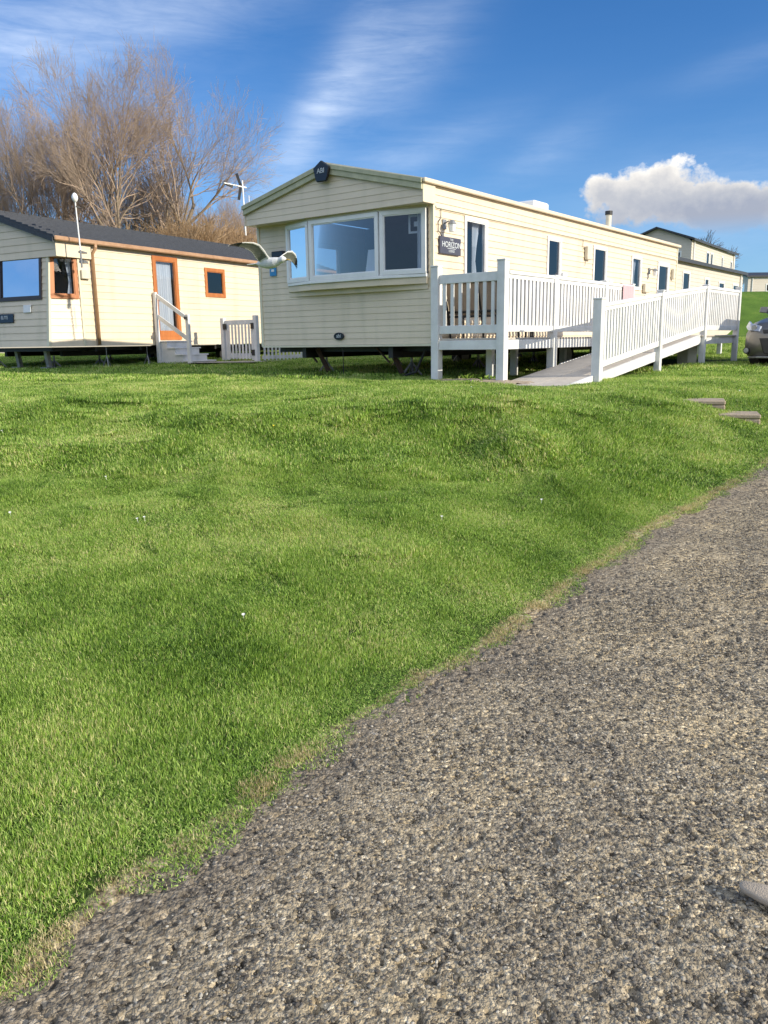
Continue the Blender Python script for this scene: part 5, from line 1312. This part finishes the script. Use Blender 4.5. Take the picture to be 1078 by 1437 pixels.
# cumulus
puff = noise(.34, 10, .62, sc=(1, 1.2, 1), off=(3, 1, 0)); puff2 = noise(.9, 6, .6, off=(9, 4, 0))
def cum(d_az, d_el):
    return add(blob(14.3-d_az, 9.2-d_el, 1.3, 1.1), blob(16.4-d_az, 9.2-d_el, 1.6, 1.3), blob(19.2-d_az, 9.8-d_el, 2.0, 1.8), blob(22.3-d_az, 8.0-d_el, 2.6, 1.3), blob(26-d_az, 7.2-d_el, 4.5, 1.9), blob(18.0-d_az, 7.7-d_el, 5.0, 1.0), blob(33-d_az, 7.0-d_el, 5, 2.4), blob(-48-d_az, 8-d_el, 9, 2.2), blob(70-d_az, 9-d_el, 12, 3))
dens0 = cum(0, 0)
nz = add(ma('MULTIPLY', puff, 1.1), ma('MULTIPLY', puff2, .50))
dens = ma('ADD', dens0, ma('MULTIPLY', ma('MULTIPLY', ma('SUBTRACT', nz, .80), 2.3), ma('MULTIPLY', dens0, 1.5, clamp=True)))
topedge = ma('SUBTRACT', dens, .52)
alpha = ma('MULTIPLY', topedge, 2.6, clamp=True)
base_fade = node(nt, 'ShaderNodeMapRange'); base_fade.interpolation_type = 'SMOOTHSTEP'; L(el, base_fade.inputs[0]); base_fade.inputs[1].default_value = 5.8; base_fade.inputs[2].default_value = 7.6
alpha = ma('MULTIPLY', alpha, base_fade.outputs[0])
# shading of the cumulus: thinner rim and upper side bright, body and base grey
thick = ma('MULTIPLY', ma('SUBTRACT', dens, .50), .95, clamp=True)
hgt = node(nt, 'ShaderNodeMapRange'); L(el, hgt.inputs[0]); hgt.inputs[1].default_value = 6.0; hgt.inputs[2].default_value = 10.6
lit = add(ma('MULTIPLY', hgt.outputs[0], .62), ma('MULTIPLY', puff2, .55), ma('MULTIPLY', thick, -.35))
cc = ramp(nt, [(.15, (1.9, 2.1, 2.6)), (.42, (2.7, 2.8, 3.05)), (.64, (4.0, 3.9, 3.8)), (.88, (5.8, 5.6, 5.2))]); L(lit, cc.inputs[0])
mxa = node(nt, 'ShaderNodeMix', data_type='RGBA'); L(cir, mxa.inputs[0]); mxa.inputs[7].default_value = (5.2, 5.7, 6.4, 1)
hs = node(nt, 'ShaderNodeHueSaturation'); hs.inputs['Saturation'].default_value = 1.12; hs.inputs['Value'].default_value = 1.0
L(sky.outputs[0], hs.inputs['Color']); tint = node(nt, 'ShaderNodeMix', data_type='RGBA', blend_type='MULTIPLY'); tint.inputs[0].default_value = 1; tint.inputs[7].default_value = (.25, .50, .70, 1)
L(hs.outputs[0], tint.inputs[6])
hz_ = ma('POWER', 2.718, ma('MULTIPLY', ma('ABSOLUTE', el), -1/6.5)); hzm = node(nt, 'ShaderNodeMix', data_type='RGBA'); L(ma('MULTIPLY', hz_, .75), hzm.inputs[0]); L(tint.outputs[2], hzm.inputs[6]); hzm.inputs[7].default_value = (2.0, 2.7, 3.7, 1)
L(hzm.outputs[2], mxa.inputs[6])
# bright cloud added in the unseen sky behind and overhead as neutral fill light
fill_veil = add(ma('MULTIPLY', sep.outputs[1], -1.1), ma('MULTIPLY', sep.outputs[2], .9), ma('MULTIPLY', soft, .9), -.62)
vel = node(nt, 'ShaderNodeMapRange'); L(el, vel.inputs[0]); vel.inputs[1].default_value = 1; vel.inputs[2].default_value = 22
fill_veil = ma('MULTIPLY', ma('MULTIPLY', fill_veil, 1.6, clamp=True), vel.outputs[0])
mxb = node(nt, 'ShaderNodeMix', data_type='RGBA'); L(alpha, mxb.inputs[0]); mxv = node(nt, 'ShaderNodeMix', data_type='RGBA'); L(fill_veil, mxv.inputs[0]); L(mxa.outputs[2], mxv.inputs[6]); mxv.inputs[7].default_value = (4.0, 4.5, 5.5, 1); L(mxv.outputs[2], mxb.inputs[6]); L(cc.outputs[0], mxb.inputs[7])
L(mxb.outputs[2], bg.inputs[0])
sl = bpy.data.lights.new('sun', 'SUN'); sl.energy = 4.0; sl.angle = R(.53); sl.color = (1, .90, .72)
so = bpy.data.objects.new('sun', sl); COL.objects.link(so); so.rotation_euler = sv.to_track_quat('Z', 'Y').to_euler(); so.location = sv*60

cd = bpy.data.cameras.new('camera'); cam = bpy.data.objects.new('camera', cd); COL.objects.link(cam); scene.camera = cam
cam.location = (0, 0, EYE); cd.sensor_fit = 'VERTICAL'; cd.sensor_height = 24; cd.lens = 1131.67/1437*24; cd.clip_start = .05; cd.clip_end = 3000
pi_, ro = .2084, -.0150
fwd = Vector((0, math.cos(pi_), -math.sin(pi_))); up = Vector((0, math.sin(pi_), math.cos(pi_))); r0 = Vector((1, 0, 0))
rx = r0*math.cos(ro)+up*math.sin(ro); uy_ = -r0*math.sin(ro)+up*math.cos(ro)
cam.matrix_world = Matrix(((rx.x, uy_.x, -fwd.x, 0), (rx.y, uy_.y, -fwd.y, 0), (rx.z, uy_.z, -fwd.z, EYE), (0, 0, 0, 1)))
scene.view_settings.view_transform = 'Standard'; scene.view_settings.look = 'None'; scene.view_settings.exposure = 0.55; scene.view_settings.gamma = 1
scene.cycles.max_bounces = 8; scene.cycles.transparent_max_bounces = 16
